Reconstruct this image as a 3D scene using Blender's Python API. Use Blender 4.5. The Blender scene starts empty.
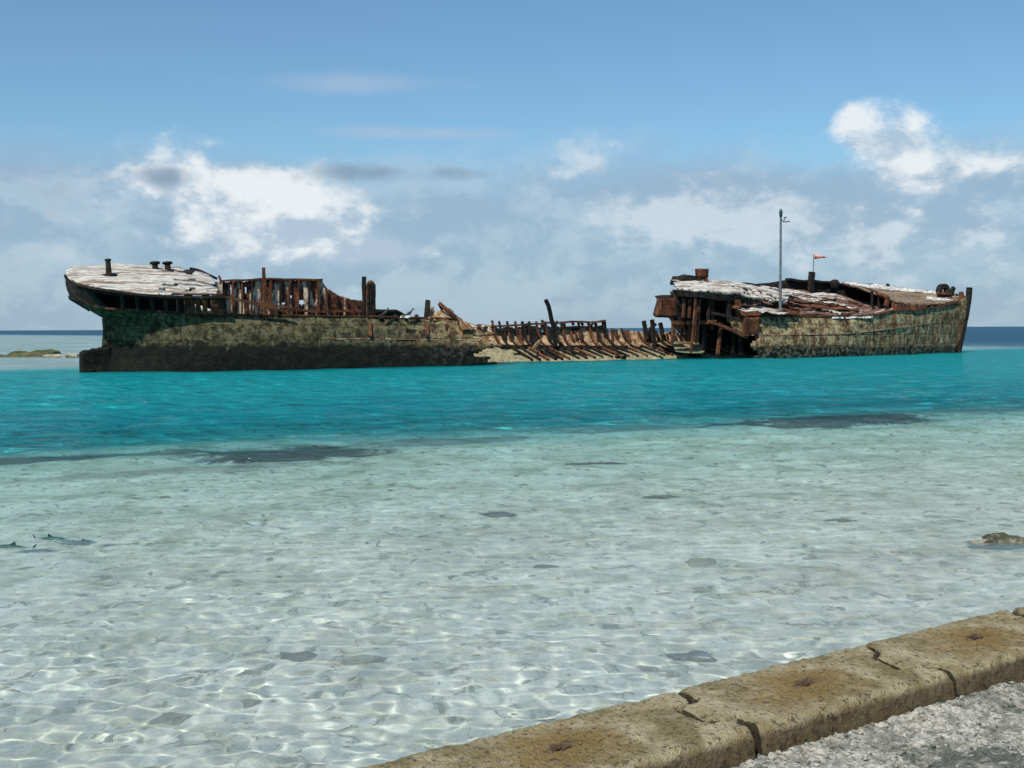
import bpy, bmesh, math, random
import numpy as np
from mathutils import Vector, Matrix, noise

random.seed(7)
rng = np.random.default_rng(11)
R = math.radians
scene = bpy.context.scene
col = scene.collection

# ------------------------------------------------------------------ camera
F_PX, W, H = 1200.0, 1024, 768
CAM = Vector((0, 0, 1.7))
pitch = math.atan(55.8/F_PX); roll = 0.0039
fwd = Vector((0, math.cos(pitch), -math.sin(pitch)))
up0 = Vector((0, math.sin(pitch), math.cos(pitch)))
rt0 = Vector((1, 0, 0))
rt = rt0*math.cos(roll) - up0*math.sin(roll)
upv = up0*math.cos(roll) + rt0*math.sin(roll)
cd = bpy.data.cameras.new('camera'); cam = bpy.data.objects.new('camera', cd)
col.objects.link(cam)
m3 = Matrix((rt, upv, -fwd)).transposed()
cam.matrix_world = Matrix.Translation(CAM) @ m3.to_4x4()
cd.sensor_width = 36; cd.lens = 36*F_PX/W
cd.clip_start = 0.05; cd.clip_end = 30000
scene.camera = cam

def ray(px, py):
    return (fwd*F_PX + rt*(px-W/2) - upv*(py-H/2)).normalized()
def on_z(px, py, z=0.0):
    d = ray(px, py); t = (z-CAM.z)/d.z
    return CAM + d*t

# ------------------------------------------------------------------ sun, sky
SUN_EL = 50.0
SUN_H = Vector((-0.44, -0.90, 0)).normalized()
to_sun = Vector((SUN_H.x*math.cos(R(SUN_EL)), SUN_H.y*math.cos(R(SUN_EL)), math.sin(R(SUN_EL))))
sl = bpy.data.lights.new('sun', 'SUN'); sl.energy = 4.3; sl.angle = R(0.53); sl.color = (1, .94, .84)
sl.cycles.is_caustics_light = True
so = bpy.data.objects.new('sun', sl); col.objects.link(so)
so.rotation_euler = (-to_sun).to_track_quat('-Z', 'Y').to_euler()
so.location = (0, 0, 30)

class NT:
    """small helper to write node trees"""
    def __init__(s, tree): s.t = tree; s.n = tree.nodes; s.l = tree.links
    def node(s, typ, ins=None, **kw):
        nd = s.n.new(typ)
        for k, v in kw.items(): setattr(nd, k, v)
        for k, v in (ins or {}).items():
            sk = nd.inputs[k]
            if isinstance(v, bpy.types.NodeSocket): s.l.new(v, sk)
            else: sk.default_value = v
        return nd
    def math(s, op, a, b=0.0, c=0.0, clamp=False):
        return s.node('ShaderNodeMath', {0: a, 1: b, 2: c}, operation=op, use_clamp=clamp).outputs[0]
    def mix(s, fac, a, b, mode='MIX'):
        nd = s.n.new('ShaderNodeMix'); nd.data_type = 'RGBA'; nd.blend_type = mode; nd.clamp_factor = True
        for i, v in ((0, fac), (6, a), (7, b)):
            sk = nd.inputs[i]
            if isinstance(v, bpy.types.NodeSocket): s.l.new(v, sk)
            elif i: sk.default_value = (*v, 1) if len(v) == 3 else v
            else: sk.default_value = v
        return nd.outputs[2]
    def ramp(s, fac, pts, interp='LINEAR'):
        nd = s.n.new('ShaderNodeValToRGB'); cr = nd.color_ramp; cr.interpolation = interp
        while len(cr.elements) > 1: cr.elements.remove(cr.elements[-1])
        for i, (p, c) in enumerate(pts):
            e = cr.elements[0] if i == 0 else cr.elements.new(p)
            e.position = p
            if not isinstance(c, (tuple, list)): c = (c, c, c)
            e.color = (*c, 1)
        s.l.new(fac, nd.inputs[0]); return nd.outputs[0]
    def noise(s, vec, scale, detail=4, rough=.55, dist=0.0, out=0):
        i = {'Scale': scale, 'Detail': detail, 'Roughness': rough, 'Distortion': dist}
        if vec is not None: i['Vector'] = vec
        return s.node('ShaderNodeTexNoise', i).outputs[out]
    def scale(s, vec, sc, loc=(0, 0, 0)):
        return s.node('ShaderNodeMapping', {'Vector': vec, 'Scale': sc, 'Location': loc}).outputs[0]
    def sstep(s, x, a, b):
        return s.node('ShaderNodeMapRange', {0: x, 1: a, 2: b, 3: 0.0, 4: 1.0}, interpolation_type='SMOOTHSTEP').outputs[0]

world = bpy.data.worlds.new('World'); scene.world = world; world.use_nodes = True
nt = NT(world.node_tree); nt.n.clear()
sky = nt.node('ShaderNodeTexSky', sky_type='NISHITA', sun_disc=False)
sky.sun_elevation = R(SUN_EL); sky.sun_rotation = math.atan2(to_sun.x, to_sun.y)
sky.altitude = 0; sky.air_density = 1.0; sky.dust_density = 0.6; sky.ozone_density = 1.6
tc = nt.node('ShaderNodeTexCoord').outputs['Generated']
sep = nt.node('ShaderNodeSeparateXYZ', {0: tc})
az = nt.math('DEGREES', nt.math('ARCTAN2', sep.outputs[0], sep.outputs[1]))
el = nt.math('DEGREES', nt.math('ARCSINE', sep.outputs[2]))
def blob(a0, e0, ra, re, soft=1.0):
    """soft elliptical patch of cloud cover centred on a compass bearing and height (degrees)"""
    dx = nt.math('DIVIDE', nt.math('SUBTRACT', az, a0), ra)
    dy = nt.math('DIVIDE', nt.math('SUBTRACT', el, e0), re)
    r2 = nt.math('ADD', nt.math('MULTIPLY', dx, dx), nt.math('MULTIPLY', dy, dy))
    return nt.math('EXPONENT', nt.math('MULTIPLY', r2, -1.0*soft))
def total(xs):
    o = xs[0]
    for x in xs[1:]: o = nt.math('ADD', o, x)
    return o
sc3 = nt.scale(tc, (1, 1, 2.2))
n_big = nt.noise(sc3, 3.2, 5, .55)
n_mid = nt.noise(nt.scale(tc, (1, 1, 1.7), (4, 2, 1)), 11, 7, .58, .35)
n_fine = nt.noise(nt.scale(tc, (1, 1, 1.5), (1, 7, 3)), 30, 8, .6, .2)
n_off = nt.noise(nt.scale(tc, (1, 1, 1.7), (4.020, 2, .955)), 11, 7, .58, .35)
n_off2 = nt.noise(nt.scale(tc, (1, 1, 1.5), (1.008, 7, 2.984)), 30, 8, .6, .2)
relief = nt.math('ADD', nt.math('MULTIPLY', nt.math('SUBTRACT', n_mid, n_off), 2.6), nt.math('MULTIPLY', nt.math('SUBTRACT', n_fine, n_off2), 1.6))
n_str = nt.noise(nt.scale(tc, (1, 1, 12)), 3.0, 6, .6, .3)
puff = nt.node('ShaderNodeTexVoronoi', {'Vector': nt.mix(.06, tc, nt.noise(tc, 20, 3, out=1)), 'Scale': 26.0}, feature='SMOOTH_F1').outputs['Distance']
def shaped(bl, lo, hi, amp=1.6):
    """a patch torn into a cloud outline by noise"""
    v = nt.math('ADD', bl, nt.math('MULTIPLY', nt.math('SUBTRACT', n_mid, .5), amp))
    v = nt.math('ADD', v, nt.math('MULTIPLY', nt.math('SUBTRACT', n_fine, .5), amp*.7))
    v = nt.math('ADD', v, nt.math('MULTIPLY', nt.math('SUBTRACT', .5, puff), amp*.35))
    return nt.math('MULTIPLY', nt.sstep(v, lo, hi), nt.sstep(bl, .02, .16))
# low grey-blue cloud bank all along the horizon
edge = nt.math('ADD', 8.2, nt.math('MULTIPLY', nt.math('SUBTRACT', n_big, .5), 5.0))
edge = nt.math('ADD', edge, nt.math('MULTIPLY', nt.math('SUBTRACT', n_mid, .5), 3.5))
bank = nt.sstep(nt.math('SUBTRACT', edge, el), -1.2, 1.8)
# cumulus heads and bright patches
cum1 = shaped(total([nt.math('MULTIPLY', blob(-12.6, 5.5, 4.6, 2.6), 1.05), nt.math('MULTIPLY', blob(-9.4, 4.3, 4.0, 1.6), .9), nt.math('MULTIPLY', blob(-16.5, 7.2, 2.6, 1.0), .7), nt.math('MULTIPLY', blob(-5.8, 3.7, 2.2, .6), .8)]), .34, 1.0, 1.6)
cum2 = shaped(total([blob(17.9, 8.0, 1.6, 1.4), nt.math('MULTIPLY', blob(15.7, 9.3, .95, 1.1), .95), nt.math('MULTIPLY', blob(22.8, 6.9, 2.6, .8), .6), nt.math('MULTIPLY', blob(16.7, 8.7, 1.3, 1.2), .5), nt.math('MULTIPLY', blob(17.9, 6.0, 2.2, 1.4), .7), nt.math('MULTIPLY', blob(20.3, 6.9, 1.8, .8), .3)]), .36, 1.05, 1.6)
cum3 = shaped(total([nt.math('MULTIPLY', blob(3.5, 7.7, 1.8, 1.2), .75), nt.math('MULTIPLY', blob(6, 4.8, 3.4, 1.8), .62), nt.math('MULTIPLY', blob(11.5, 4.8, 4.0, 1.9), .62), nt.math('MULTIPLY', blob(18, 4.4, 6, 1.8), .62), nt.math('MULTIPLY', blob(-20, 4.5, 5, 1.5), .3)]), .40, .95, 2.3)
wisp = nt.math('MULTIPLY', shaped(total([blob(-4.5, 9.15, 6, .4), nt.math('MULTIPLY', blob(-7, 11.3, 5.5, .7), .9), nt.math('MULTIPLY', blob(-22, 6.8, 2.5, .5), .9)]), .25, 1.1, .7), .75)
gate = nt.sstep(n_big, .35, .62)
grey = shaped(total([nt.math('MULTIPLY', blob(-16.2, 7.0, 1.5, .6), 1.0), nt.math('MULTIPLY', blob(-6.8, 7.3, 2.6, .6), .95), nt.math('MULTIPLY', blob(-1.8, 7.3, 2.0, .4), .6), nt.math('MULTIPLY', blob(-23, 5.2, 5, 2), .35)]), .35, 1.1, 1.7)
skyc = nt.mix(1.0, sky.outputs[0], (.76, 1.03, 1.14), 'MULTIPLY')
lit = nt.sstep(nt.math('ADD', relief, nt.math('MULTIPLY', nt.math('SUBTRACT', n_mid, .5), .9)), -.42, .42)
C_bank = nt.mix(lit, (3.05, 4.3, 5.7), (4.1, 5.35, 6.55))
C_white = nt.mix(lit, (4.3, 5.5, 6.7), (8.3, 8.7, 8.9))
C_soft = nt.mix(nt.sstep(relief, -.35, .35), (3.6, 4.8, 6.0), (6.6, 7.4, 8.1))
c = nt.mix(nt.math('MULTIPLY', wisp, .8), skyc, (4.2, 5.2, 6.6))
c = nt.mix(nt.math('MULTIPLY', bank, .86), c, C_bank)
c = nt.mix(nt.math('MULTIPLY', cum3, .6), c, C_soft)
c = nt.mix(nt.math('MULTIPLY', cum1, .92), c, C_white)
c = nt.mix(nt.math('MULTIPLY', cum2, .9), c, C_white)
c = nt.mix(nt.math('MULTIPLY', grey, .75), c, (2.1, 3.0, 4.1))
# pale air close to the horizon
c = nt.mix(nt.math('MULTIPLY', nt.sstep(el, 2.2, -.3), .35), c, (3.6, 4.7, 5.7))
bg = nt.node('ShaderNodeBackground', {'Color': c, 'Strength': 0.091})
nt.l.new(bg.outputs[0], nt.node('ShaderNodeOutputWorld').inputs[0])

vs = scene.view_settings
vs.view_transform = 'Standard'; vs.look = 'None'; vs.exposure = 0.18; vs.gamma = 1.0; vs.use_curve_mapping = False
cy = scene.cycles
cy.max_bounces = 8; cy.transmission_bounces = 6; cy.transparent_max_bounces = 16
cy.use_denoising = True; cy.volume_bounces = 0
cy.caustics_refractive = True; cy.caustics_reflective = False
cy.sample_clamp_indirect = 6

# ------------------------------------------------------------------ mesh helpers
def material(name):
    m = bpy.data.materials.new(name); m.use_nodes = True
    t = NT(m.node_tree); t.n.clear(); return m, t
def out(t, surf, vol=None, disp=None):
    o = t.node('ShaderNodeOutputMaterial'); t.l.new(surf, o.inputs[0])
    if vol is not None: t.l.new(vol, o.inputs[1])
    if disp is not None: t.l.new(disp, o.inputs[2])
def smooth(me):
    me.polygons.foreach_set('use_smooth', np.ones(len(me.polygons), bool)); me.update()
def grid_mesh(name, X, Y, Z, mat, wrap=False, sm=True):
    nr, nc = X.shape
    co = np.stack([X, Y, Z], -1).reshape(-1, 3).astype(np.float32)
    idx = np.arange(nr*nc).reshape(nr, nc)
    if wrap: idx = np.concatenate([idx, idx[:, :1]], 1)
    q = np.stack([idx[:-1, :-1], idx[:-1, 1:], idx[1:, 1:], idx[1:, :-1]], -1).reshape(-1, 4)
    me = bpy.data.meshes.new(name)
    me.vertices.add(len(co)); me.vertices.foreach_set('co', co.ravel())
    me.loops.add(q.size); me.loops.foreach_set('vertex_index', q.ravel().astype(np.int32))
    me.polygons.add(len(q)); me.polygons.foreach_set('loop_start', (np.arange(len(q))*4).astype(np.int32))
    me.update(calc_edges=True); me.validate()
    if sm: smooth(me)
    me.materials.append(mat)
    o = bpy.data.objects.new(name, me); col.objects.link(o); return o
def tag(o, label=None, cat=None, group=None, kind=None):
    if label: o['label'] = label
    if cat: o['category'] = cat
    if group: o['group'] = group
    if kind: o['kind'] = kind
    return o
def sms(x, a, b):
    t = np.clip((x-a)/(b-a), 0, 1); return t*t*(3-2*t)
def vnoise(X, Y, sc, seed, octs=4, rough=.5):
    """vectorised value noise on numpy arrays, range about -1..1"""
    tot = np.zeros_like(X); amp = 1.0; s = 0
    for o in range(octs):
        r = np.random.default_rng(seed+o*17); T = r.uniform(-1, 1, (256, 256))
        x = X*sc*(2**o)+o*13.7; y = Y*sc*(2**o)+o*5.1
        xi = np.floor(x).astype(int); yi = np.floor(y).astype(int)
        fx = x-xi; fy = y-yi; fx = fx*fx*(3-2*fx); fy = fy*fy*(3-2*fy)
        g = lambda a, b: T[a & 255, b & 255]
        v = (g(xi, yi)*(1-fx)+g(xi+1, yi)*fx)*(1-fy)+(g(xi, yi+1)*(1-fx)+g(xi+1, yi+1)*fx)*fy
        tot += v*amp; s += amp; amp *= rough
    return tot/s

# ------------------------------------------------------------------ layout lines (metres)
# near edge of the deep channel, and the line of the ship
E0 = on_z(0, 452); E1 = on_z(1024, 408)
S0 = on_z(81, 372); S1 = on_z(958, 352.3)          # stern heel and bow foot at the waterline
U = Vector((S1.x-S0.x, S1.y-S0.y, 0)).normalized()  # along the ship
V = Vector((-U.y, U.x, 0))                          # across the ship, away from the camera
SHIP_L = (S1-S0).length
def edge_dist(X, Y):
    d = (E1-E0).normalized(); return (X-E0.x)*(-d.y)+(Y-E0.y)*d.x
def ship_dist(X, Y): return (X-S0.x)*V.x+(Y-S0.y)*V.y
def ship_along(X, Y): return (X-S0.x)*U.x+(Y-S0.y)*U.y

def ocean_par(X, Y): return np.hypot(X, Y)+1.6*X
def bed_height(X, Y):
    e = edge_dist(X, Y) + 0.9*vnoise(X, Y, .22, 5, 3)
    s = ship_dist(X, Y)
    z = -0.33 - 0.010*np.clip(-e, 0, 14) + .06*vnoise(X, Y, .8, 9, 4)
    z += .030*vnoise(X, Y, 3.0, 21, 5, .65)
    z += .07*np.clip(vnoise(X, Y, 1.7, 31, 3)-.25, 0, 1)*2
    deep = sms(e, -.3, 3.2)
    z = z*(1-deep) + (-2.35+.15*vnoise(X, Y, .25, 41, 3))*deep
    # far side: bed climbs to a reef flat behind the ship
    al = ship_along(X, Y)
    far = sms(s + 1.2*vnoise(X, Y, .1, 55, 2), .5, 5.0)
    flat = -.32+.12*vnoise(X, Y, .09, 61, 4)
    z = z*(1-far)+flat*far
    dist = np.hypot(X, Y)
    oc = sms(ocean_par(X, Y)+25*vnoise(X, Y, .012, 71, 3), 150, 240)*sms(dist, 90, 130)
    z = z*(1-oc) + (-9)*oc
    return z
# polar grids centred under the camera: fine near by, kilometres at the rim
def polar(r0, r1, n, aw, na_in, na_out, r=None):
    if r is None: r = np.geomspace(r0, r1, n)
    a = np.concatenate([np.linspace(-aw, aw, na_in), np.linspace(aw, 2*np.pi-aw, na_out+2)[1:-1]])
    A, Rr = np.meshgrid(a, r)
    return Rr*np.sin(A), Rr*np.cos(A), Rr
# ------------------------------------------------------------------ seabed
msea, t = material('coral_sand')
geo = t.node('ShaderNodeNewGeometry').outputs['Position']
px = t.node('ShaderNodeSeparateXYZ', {0: geo})
b = t.noise(geo, 1.1, 6, .6, .4); f = t.noise(geo, 14, 6, .65); g2 = t.noise(t.scale(geo, (1, 1, 1), (30, 3, 0)), .5, 5, .6)
c = t.mix(t.sstep(b, .35, .65), (.62, .62, .56), (.86, .86, .82))
c = t.mix(t.math('MULTIPLY', t.sstep(f, .50, .66), .5), c, (.34, .35, .26))
patch = t.math('MULTIPLY', t.sstep(t.noise(t.scale(geo, (1, 1, 1), (7, 9, 0)), 2.3, 6, .66, .5), .50, .62), .6)
c = t.mix(patch, c, (.33, .35, .25))
c = t.mix(t.math('MULTIPLY', t.sstep(t.noise(t.scale(geo, (1, 1, 1), (2, 5, 0)), 5.0, 6, .72, .8), .56, .62), .8), c, (.15, .15, .11))
# weedy coral patches along the rim of the channel
sep2 = t.math('SUBTRACT', t.noise(t.scale(geo, (1, 1, 0), (4.6, 1, 0)), 1.3, 6, .7, .6), .5)
rim = None
ed = (E1-E0).normalized()
for (x0, x1, yy, h_, k_) in ((190, 385, 453, .95, 1.0), (690, 935, 419, 1.7, 1.0), (-60, 120, 459, .5, .9), (330, 560, 441, .35, .6), (560, 720, 428, .5, .5), (120, 210, 452, .35, .7), (900, 1060, 411, .6, .5), (20, 330, 470, .4, .4)):
    a_ = on_z((x0+x1)/2, yy, -.03); w_ = (on_z(x1, yy, -.03)-on_z(x0, yy, -.03)).length/2
    dx = t.math('SUBTRACT', px.outputs[0], a_.x); dy = t.math('SUBTRACT', px.outputs[1], a_.y)
    al_ = t.math('DIVIDE', t.math('ADD', t.math('MULTIPLY', dx, ed.x), t.math('MULTIPLY', dy, ed.y)), w_)
    ac_ = t.math('DIVIDE', t.math('SUBTRACT', t.math('MULTIPLY', dy, ed.x), t.math('MULTIPLY', dx, ed.y)), h_)
    r2 = t.math('ADD', t.math('MULTIPLY', al_, al_), t.math('MULTIPLY', ac_, ac_))
    r2 = t.math('ADD', r2, t.math('MULTIPLY', sep2, 5.5))
    q_ = t.math('MULTIPLY', t.sstep(r2, 1.6, .6), k_)
    rim = q_ if rim is None else t.math('MAXIMUM', rim, q_)
c = t.mix(t.math('MULTIPLY', rim, .97), c, (.022, .012, .014))
# reef flat behind the ship is darker rubble, the open ocean floor darker still
sv = t.math('ADD', t.math('MULTIPLY', t.math('SUBTRACT', px.outputs[0], S0.x), V.x), t.math('MULTIPLY', t.math('SUBTRACT', px.outputs[1], S0.y), V.y))
c = t.mix(t.math('MULTIPLY', t.sstep(sv, 3, 9), t.sstep(t.noise(geo, .12, 4, .6), .3, .6)), c, (.33, .29, .27))
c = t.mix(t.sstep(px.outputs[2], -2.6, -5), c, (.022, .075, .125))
bmp = t.node('ShaderNodeBump', {'Height': f, 'Strength': .9, 'Distance': .03})
bs = t.node('ShaderNodeBsdfPrincipled', {'Base Color': c, 'Roughness': .95, 'Specular IOR Level': .1, 'Normal': bmp.outputs[0]})
out(t, bs.outputs[0])
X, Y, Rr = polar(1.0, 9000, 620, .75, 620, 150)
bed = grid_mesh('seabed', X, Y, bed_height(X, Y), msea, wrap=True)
tag(bed, kind='structure'); bed.cycles.is_caustics_receiver = True

# ------------------------------------------------------------------ water
mwat, t = material('sea_water')
geo = t.node('ShaderNodeNewGeometry').outputs['Position']
cd_ = t.node('ShaderNodeVectorMath', {0: geo}, operation='LENGTH').outputs['Value']
w1 = t.noise(t.scale(geo, (1, 1.6, 1)), 1.1, 3, .55, .6)
w2 = t.noise(t.scale(geo, (1, 1.5, 1), (5, 5, 0)), 3.6, 4, .6, .4)
w3 = t.noise(t.scale(geo, (.7, 1.6, 1), (2, 8, 0)), .42, 4, .6, .5)
hgt = t.math('ADD', t.math('MULTIPLY', w1, .34), t.math('ADD', t.math('MULTIPLY', w2, .12), t.math('MULTIPLY', w3, .40)))
bmp = t.node('ShaderNodeBump', {'Height': hgt, 'Strength': t.math('ADD', .25, t.math('MULTIPLY', t.sstep(cd_, 5, 20), .75)), 'Distance': 1.0})
fr = t.node('ShaderNodeFresnel', {'IOR': 1.33, 'Normal': bmp.outputs[0]})
lim = t.math('ADD', .10, t.math('MULTIPLY', t.sstep(cd_, 200, 40), .12))
fac = t.math('MINIMUM', fr.outputs[0], lim)
sx = t.node('ShaderNodeSeparateXYZ', {0: geo})
ed = (E1-E0).normalized()
ev = t.math('ADD', t.math('MULTIPLY', t.math('SUBTRACT', sx.outputs[0], E0.x), -ed.y), t.math('MULTIPLY', t.math('SUBTRACT', sx.outputs[1], E0.y), ed.x))
ev = t.math('ADD', ev, t.math('MULTIPLY', t.math('SUBTRACT', t.noise(geo, .35, 4, .6), .5), 3.5))
sv = t.math('ADD', t.math('MULTIPLY', t.math('SUBTRACT', sx.outputs[0], S0.x), V.x), t.math('MULTIPLY', t.math('SUBTRACT', sx.outputs[1], S0.y), V.y))
# the water's own colour: clear over the sand flat, turquoise in the channel, blue in the open sea
tint = t.mix(t.sstep(ev, -13, -1), (.945, .995, .965), (.74, .93, .895))
chan = t.mix(t.sstep(t.math('ADD', ev, t.math('MULTIPLY', t.math('SUBTRACT', t.noise(t.scale(geo, (.5, 1, 1)), .30, 6, .7, .5), .5), 34)), -4, 16), (.055, .54, .62), (.12, .685, .735))
tint = t.mix(t.sstep(ev, -3.6, 3.4), tint, chan)
svn = t.math('ADD', sv, t.math('MULTIPLY', t.math('SUBTRACT', t.noise(geo, .12, 4, .6), .5), 8))
tint = t.mix(t.sstep(svn, 1.5, 9), tint, (.78, .92, .95))
ocp = t.math('ADD', cd_, t.math('MULTIPLY', sx.outputs[0], 1.6))
tint = t.mix(t.sstep(t.math('ADD', ocp, t.math('MULTIPLY', t.math('SUBTRACT', t.noise(geo, .03, 4, .6), .5), 90)), 130, 235), tint, (.30, .55, .71))
refr = t.node('ShaderNodeBsdfRefraction', {'Color': tint, 'Roughness': 0.0, 'IOR': 1.33})
gl = t.node('ShaderNodeBsdfGlossy', {'Color': (1, 1, 1, 1), 'Roughness': .08, 'Normal': bmp.outputs[0]})
# fine suspended sand scatters a little light back out of the water
milk = t.node('ShaderNodeBsdfDiffuse', {'Color': t.mix(1.0, t.mix(1.0, tint, tint, 'MULTIPLY'), (.78, .85, .82), 'MULTIPLY'), 'Normal': bmp.outputs[0]})
body = t.node('ShaderNodeMixShader', {0: t.math('ADD', t.math('ADD', .09, t.math('MULTIPLY', t.sstep(ev, -5, -12), .05)), t.math('MULTIPLY', t.sstep(ev, 1, 6), .22)), 1: refr.outputs[0], 2: milk.outputs[0]})
mx = t.node('ShaderNodeMixShader', {0: fac, 1: body.outputs[0], 2: gl.outputs[0]})
out(t, mx.outputs[0])
X, Y, Rr = polar(None, None, None, .56, 1000, 160, r=np.r_[np.geomspace(.8, 2.9, 12)[:-1], np.geomspace(2.9, 45, 900), np.geomspace(45, 9000, 190)[1:]])
Z = np.zeros_like(X); wr = np.random.default_rng(3)
for i in range(140):
    big = i < 22
    lam = wr.uniform(.6, 1.9) if big else .045*(8.0**wr.random()); k = 2*np.pi/lam
    th = wr.normal(-1.15, .5 if big else .75); ph = wr.random()*6.28
    fade = np.clip(2.0-Rr*.0031*7/lam, 0, 1)
    if big: fade = fade*(1+1.6*sms(Rr, 9, 24))
    Z += (.0013 if big else .0012*min(1, (.22/lam))**.5)*lam*np.sin(k*(X*np.cos(th)+Y*np.sin(th))+ph+1.6*vnoise(X, Y, .5, 90+i, 1))*fade
Z *= 1+.45*vnoise(X, Y, .5, 400, 3)
print('wave rms', Z[:300].std())
water = grid_mesh('water', X, Y, Z, mwat, wrap=True)
tag(water, kind='structure'); water.cycles.is_caustics_caster = True
# ------------------------------------------------------------------ materials for the wreck
def obj_uvz(t):
    o = t.node('ShaderNodeTexCoord').outputs['Object']
    return o, t.node('ShaderNodeSeparateXYZ', {0: o})
def pbr(t, colr, rough=.85, height=None, bs=.5, bd=.03, spec=.25):
    i = {'Base Color': colr, 'Roughness': rough, 'Specular IOR Level': spec}
    if height is not None: i['Normal'] = t.node('ShaderNodeBump', {'Height': height, 'Strength': bs, 'Distance': bd}).outputs[0]
    b = t.node('ShaderNodeBsdfPrincipled', i); out(t, b.outputs[0]); return b

M = {}
# hull plating: green weed aft, tan crust and rust towards midships and the bow, black tide band low down
m, t = material('weedy_iron_hull'); M['hull'] = m
o, s = obj_uvz(t)
n1 = t.noise(t.scale(o, (.35, .35, 1.1)), 1.3, 6, .62, .4)
n2 = t.noise(o, 1.9, 7, .72)
n3 = t.noise(o, 4.2, 6, .75)
seam = t.node('ShaderNodeTexBrick', {'Vector': t.node('ShaderNodeCombineXYZ', {0: s.outputs[0], 1: s.outputs[2]}).outputs[0], 'Scale': 1.0, 'Mortar Size': .022, 'Mortar Smooth': .6, 'Brick Width': 2.3, 'Row Height': .62}).outputs['Fac']
n4 = t.noise(t.scale(o, (2.2, 2.2, .25), (3, 0, 0)), 1.5, 6, .65)
vor = t.node('ShaderNodeTexVoronoi', {'Vector': o, 'Scale': 5.5, 'Randomness': 1.0}).outputs['Distance']
green = t.mix(t.sstep(n2, .36, .64), (.026, .024, .010), (.15, .135, .07))
green = t.mix(t.math('MULTIPLY', t.sstep(n4, .52, .68), .6), green, (.18, .19, .12))
green = t.mix(t.math('MULTIPLY', t.sstep(n3, .51, .57), .85), green, (.010, .012, .006))
green = t.mix(t.math('MULTIPLY', t.sstep(n1, .56, .68), .8), green, (.02, .018, .014))
tan = t.mix(t.sstep(n2, .38, .62), (.13, .085, .04), (.56, .42, .22))
tan = t.mix(t.math('MULTIPLY', t.sstep(n4, .50, .56), .85), tan, (.15, .042, .014))
tan = t.mix(t.math('MULTIPLY', t.sstep(n3, .52, .60), .9), tan, (.028, .024, .016))
upos = t.math('ADD', s.outputs[0], t.math('MULTIPLY', t.math('SUBTRACT', n1, .5), 9))
mixu = t.sstep(upos, 12, 19)
base = t.mix(mixu, green, tan)
# the bow is greener and greyer again
olive = t.mix(t.sstep(n2, .35, .6), (.08, .06, .028), (.44, .36, .20))
olive = t.mix(t.math('MULTIPLY', t.sstep(n4, .5, .57), .75), olive, (.14, .05, .018))
olive = t.mix(t.math('MULTIPLY', t.sstep(n3, .51, .59), .9), olive, (.018, .02, .013))
base = t.mix(t.sstep(upos, 29, 35), base, olive)
# rusted stem
base = t.mix(t.math('MULTIPLY', t.sstep(upos, 54, 57), t.sstep(n1, .3, .6)), base, (.2, .09, .035))
band = t.math('MULTIPLY', t.math('SUBTRACT', 56, s.outputs[0]), .0135)
band = t.math('ADD', t.math('ADD', band, .38), t.math('MULTIPLY', t.math('SUBTRACT', n2, .5), 1.5))
band = t.math('ADD', band, t.math('MULTIPLY', t.math('SUBTRACT', n1, .5), .5))
lowz = t.sstep(s.outputs[2], t.math('ADD', band, .12), t.math('SUBTRACT', band, .1))
base = t.mix(t.math('MULTIPLY', seam, t.sstep(n1, .35, .6)), base, (.045, .022, .012))
crust = t.math('MULTIPLY', t.sstep(n3, .47, .58), t.math('ADD', .05, t.math('MULTIPLY', t.sstep(upos, 12, 24), .95)))
dark = t.mix(t.math('MULTIPLY', crust, .8), t.mix(t.sstep(n2, .4, .65), (.003, .005, .003), (.008, .010, .006)), (.20, .19, .13))
base = t.mix(lowz, base, dark)
pbr(t, base, .9, t.math('SUBTRACT', t.math('ADD', t.math('MULTIPLY', n2, .7), t.math('MULTIPLY', n3, .6)), t.math('MULTIPLY', seam, .25)), 1.0, .14)
# rusted plate and frames
m, t = material('rusted_iron'); M['rust'] = m
o, s = obj_uvz(t)
a = t.noise(o, 1.6, 6, .65, .3); b2 = t.noise(o, 8, 6, .7); st = t.noise(t.scale(o, (3, 3, .35)), 1.6, 5, .6)
c = t.mix(t.sstep(a, .35, .65), (.045, .018, .011), (.17, .062, .027))
c = t.mix(t.math('MULTIPLY', t.sstep(b2, .5, .66), .8), c, (.016, .011, .009))
c = t.mix(t.math('MULTIPLY', t.sstep(st, .6, .68), .75), c, (.30, .16, .09))
pbr(t, c, .9, b2, 1.0, .06)
# near-black corroded iron
m, t = material('blackened_iron'); M['black'] = m
o, s = obj_uvz(t)
b2 = t.noise(o, 5, 6, .7)
c = t.mix(t.sstep(b2, .4, .65), (.007, .007, .006), (.034, .024, .018))
pbr(t, c, .85, b2, 1.0, .06)
# rusty plate with flaking pale paint
m, t = material('peeling_paint_plate'); M['peel'] = m
o, s = obj_uvz(t)
a = t.noise(t.scale(o, (1.6, 1.6, .55)), 1.1, 6, .6, .6); b2 = t.noise(o, 7, 6, .7); l = t.noise(t.scale(o, (2.6, 2.6, .12), (9, 0, 0)), 1.0, 4, .6)
c = t.mix(t.sstep(b2, .4, .62), (.055, .022, .013), (.19, .075, .038))
c = t.mix(t.sstep(t.math('ADD', t.math('MULTIPLY', a, .6), t.math('MULTIPLY', l, .4)), .49, .54), c, (.62, .52, .39))
c = t.mix(t.math('MULTIPLY', t.sstep(t.noise(o, 2.4, 5, .65), .56, .66), .85), c, (.025, .016, .012))
pbr(t, c, .9, b2, 1.0, .05)
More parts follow.
